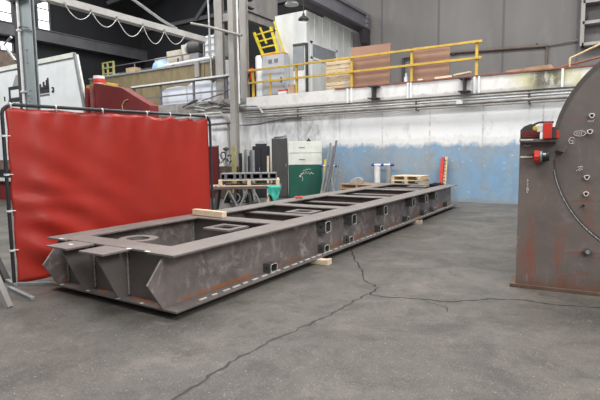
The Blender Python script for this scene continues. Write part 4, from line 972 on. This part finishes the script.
for x in (-23.3, -22.9, -22.4): B().box(x-.04, x+.04, 16.85, 16.93, 5.84, 6.6).build('upright', 'olive', rk)
for z in (6.0, 6.3, 6.58): B().box(-23.3, -22.4, 16.86, 16.92, z-.03, z+.03).build('bar', 'olive', rk)
fg = B().box(-13.85, -13.25, 15.95, 16.4, 3.8, 5.55).build('white_box_cabinet', 'white', None, .02); tag(fg, 'plain white cabinet between the columns on the upper deck', 'cabinet')
ctt = thing('scrap_bars', 'jumble of dark bars and pipes piled along the left walkway edge', 'scrap', (-13.6, 15.0, 3.3))
rnd = random.Random(11)
for i in range(16):
    x = -15.4 + i*.19; L = rnd.uniform(.4, 1.1); z = rnd.uniform(3.35, 3.8); dz = rnd.uniform(-.25, .3)
    B().tube((x, 14.99+rnd.uniform(-.04, .05), max(z, 3.45)), (x+L, 14.99+rnd.uniform(-.04, .05), max(z+dz, 3.38)), rnd.uniform(.02, .045), 8).build('bar', ['machinebrown', 'pipegray', 'dk_lip', 'silver', 'warm_gray', 'dark_gray'][i % 6], ctt)
# roof steel and left wall girder
o = struct(B().box(WX, WX+.5, 8, 21, 7.45, 8.0).box(WX, WX+.55, 8, 21, 8.0, 8.05), 'trim_5', 'darkbeam')
struct(B().box(WX, WX+.25, 13.15, 13.75, 0, 12), 'trim_6', 'darkbeam')
for i, (p, q) in enumerate((((-24.8, 18.5, 10.4), (-17.5, 20.5, 12)), ((-22, 14, 11.4), (-16, 20.9, 11.2)), ((-24.8, 20.9, 9.3), (-12, 20.9, 9.3)), ((-20, 20.8, 9.3), (-17, 20.8, 12)), ((-16, 20.8, 9.3), (-13.5, 20.8, 12)))):
    struct(B().bar(p, q, .14, .2), 'trim_%d' % (7+i), 'darkbeam')

groups = {'wooden_wedge': 'wedges under the steel frame', 'pipe': 'pipes on the back wall', 'steel_pole': 'poles leaning beside the green cabinet', 'steel_column': 'steel columns', 'pale_sheet': 'pale sheets behind the white railing', 'cream_cabinet': 'cream cabinets on the upper level', 'brown_board': 'brown boards behind the yellow railing', 'beam_stub': 'beam stubs on the girder', 'plank': 'planks on the deck edge', 'silver_duct': 'upright pipes behind the workbench', 'conduit': 'vertical conduits by the columns'}
for o in list(COL.objects):
    if o.parent or 'label' not in o: continue
    k = o.name.split('.')[0]
    if k in groups: o['group'] = groups[k]
    if k == 'wooden_pallet' and 'stack' in o['label']: o['group'] = 'pallets in the tall stack' if 'tall' in o['label'] else 'pallets in the low stack'

# ------------------------------------------------------------------ light: area lights added overhead and high on the right, dull sky
def area(name, loc, rot, sx, sy, p, col=(1, 1, 1)):
    l = bpy.data.lights.new(name, 'AREA'); l.shape = 'RECTANGLE'; l.size = sx; l.size_y = sy; l.energy = p; l.color = col
    o = bpy.data.objects.new(name, l); COL.objects.link(o); o.location = loc; o.rotation_euler = [math.radians(a) for a in rot]; return o
area('overhead_fill', (-3, 1.5, 11.8), (0, 0, 0), 14, 3, 2200, (1, .98, .96))  # added soft light from above; the roof has no opening here
area('overhead_fill', (-3, 11.5, 11.8), (0, 0, 0), 16, 3, 3000, (1, .98, .96))  # added soft light from above for the frame and back wall
area('side_fill', (9.5, 0, 9), (55, 0, 62), 9, 5, 2000, (1, .99, .97))  # added light high on the right, for daylight from unseen openings
area('overhead_fill', (-17, 3, 11.6), (18, 0, 0), 7, 5, 2700, (1, .99, .98))  # tilted light added to brighten the white enclosure face
area('overhead_fill', (-18, 13.5, 11.8), (0, 0, 0), 6, 5, 1100, (1, .99, .98))  # light added to brighten the left upper level
W = bpy.data.worlds.new('world'); S.world = W; W.use_nodes = True
W.node_tree.nodes['Background'].inputs[0].default_value = (.93, .97, 1, 1); W.node_tree.nodes['Background'].inputs[1].default_value = .4
S.view_settings.view_transform = 'Standard'; S.view_settings.look = 'None'; S.view_settings.gamma = 1
S.view_settings.exposure = -.4; S.view_settings.use_curve_mapping = False
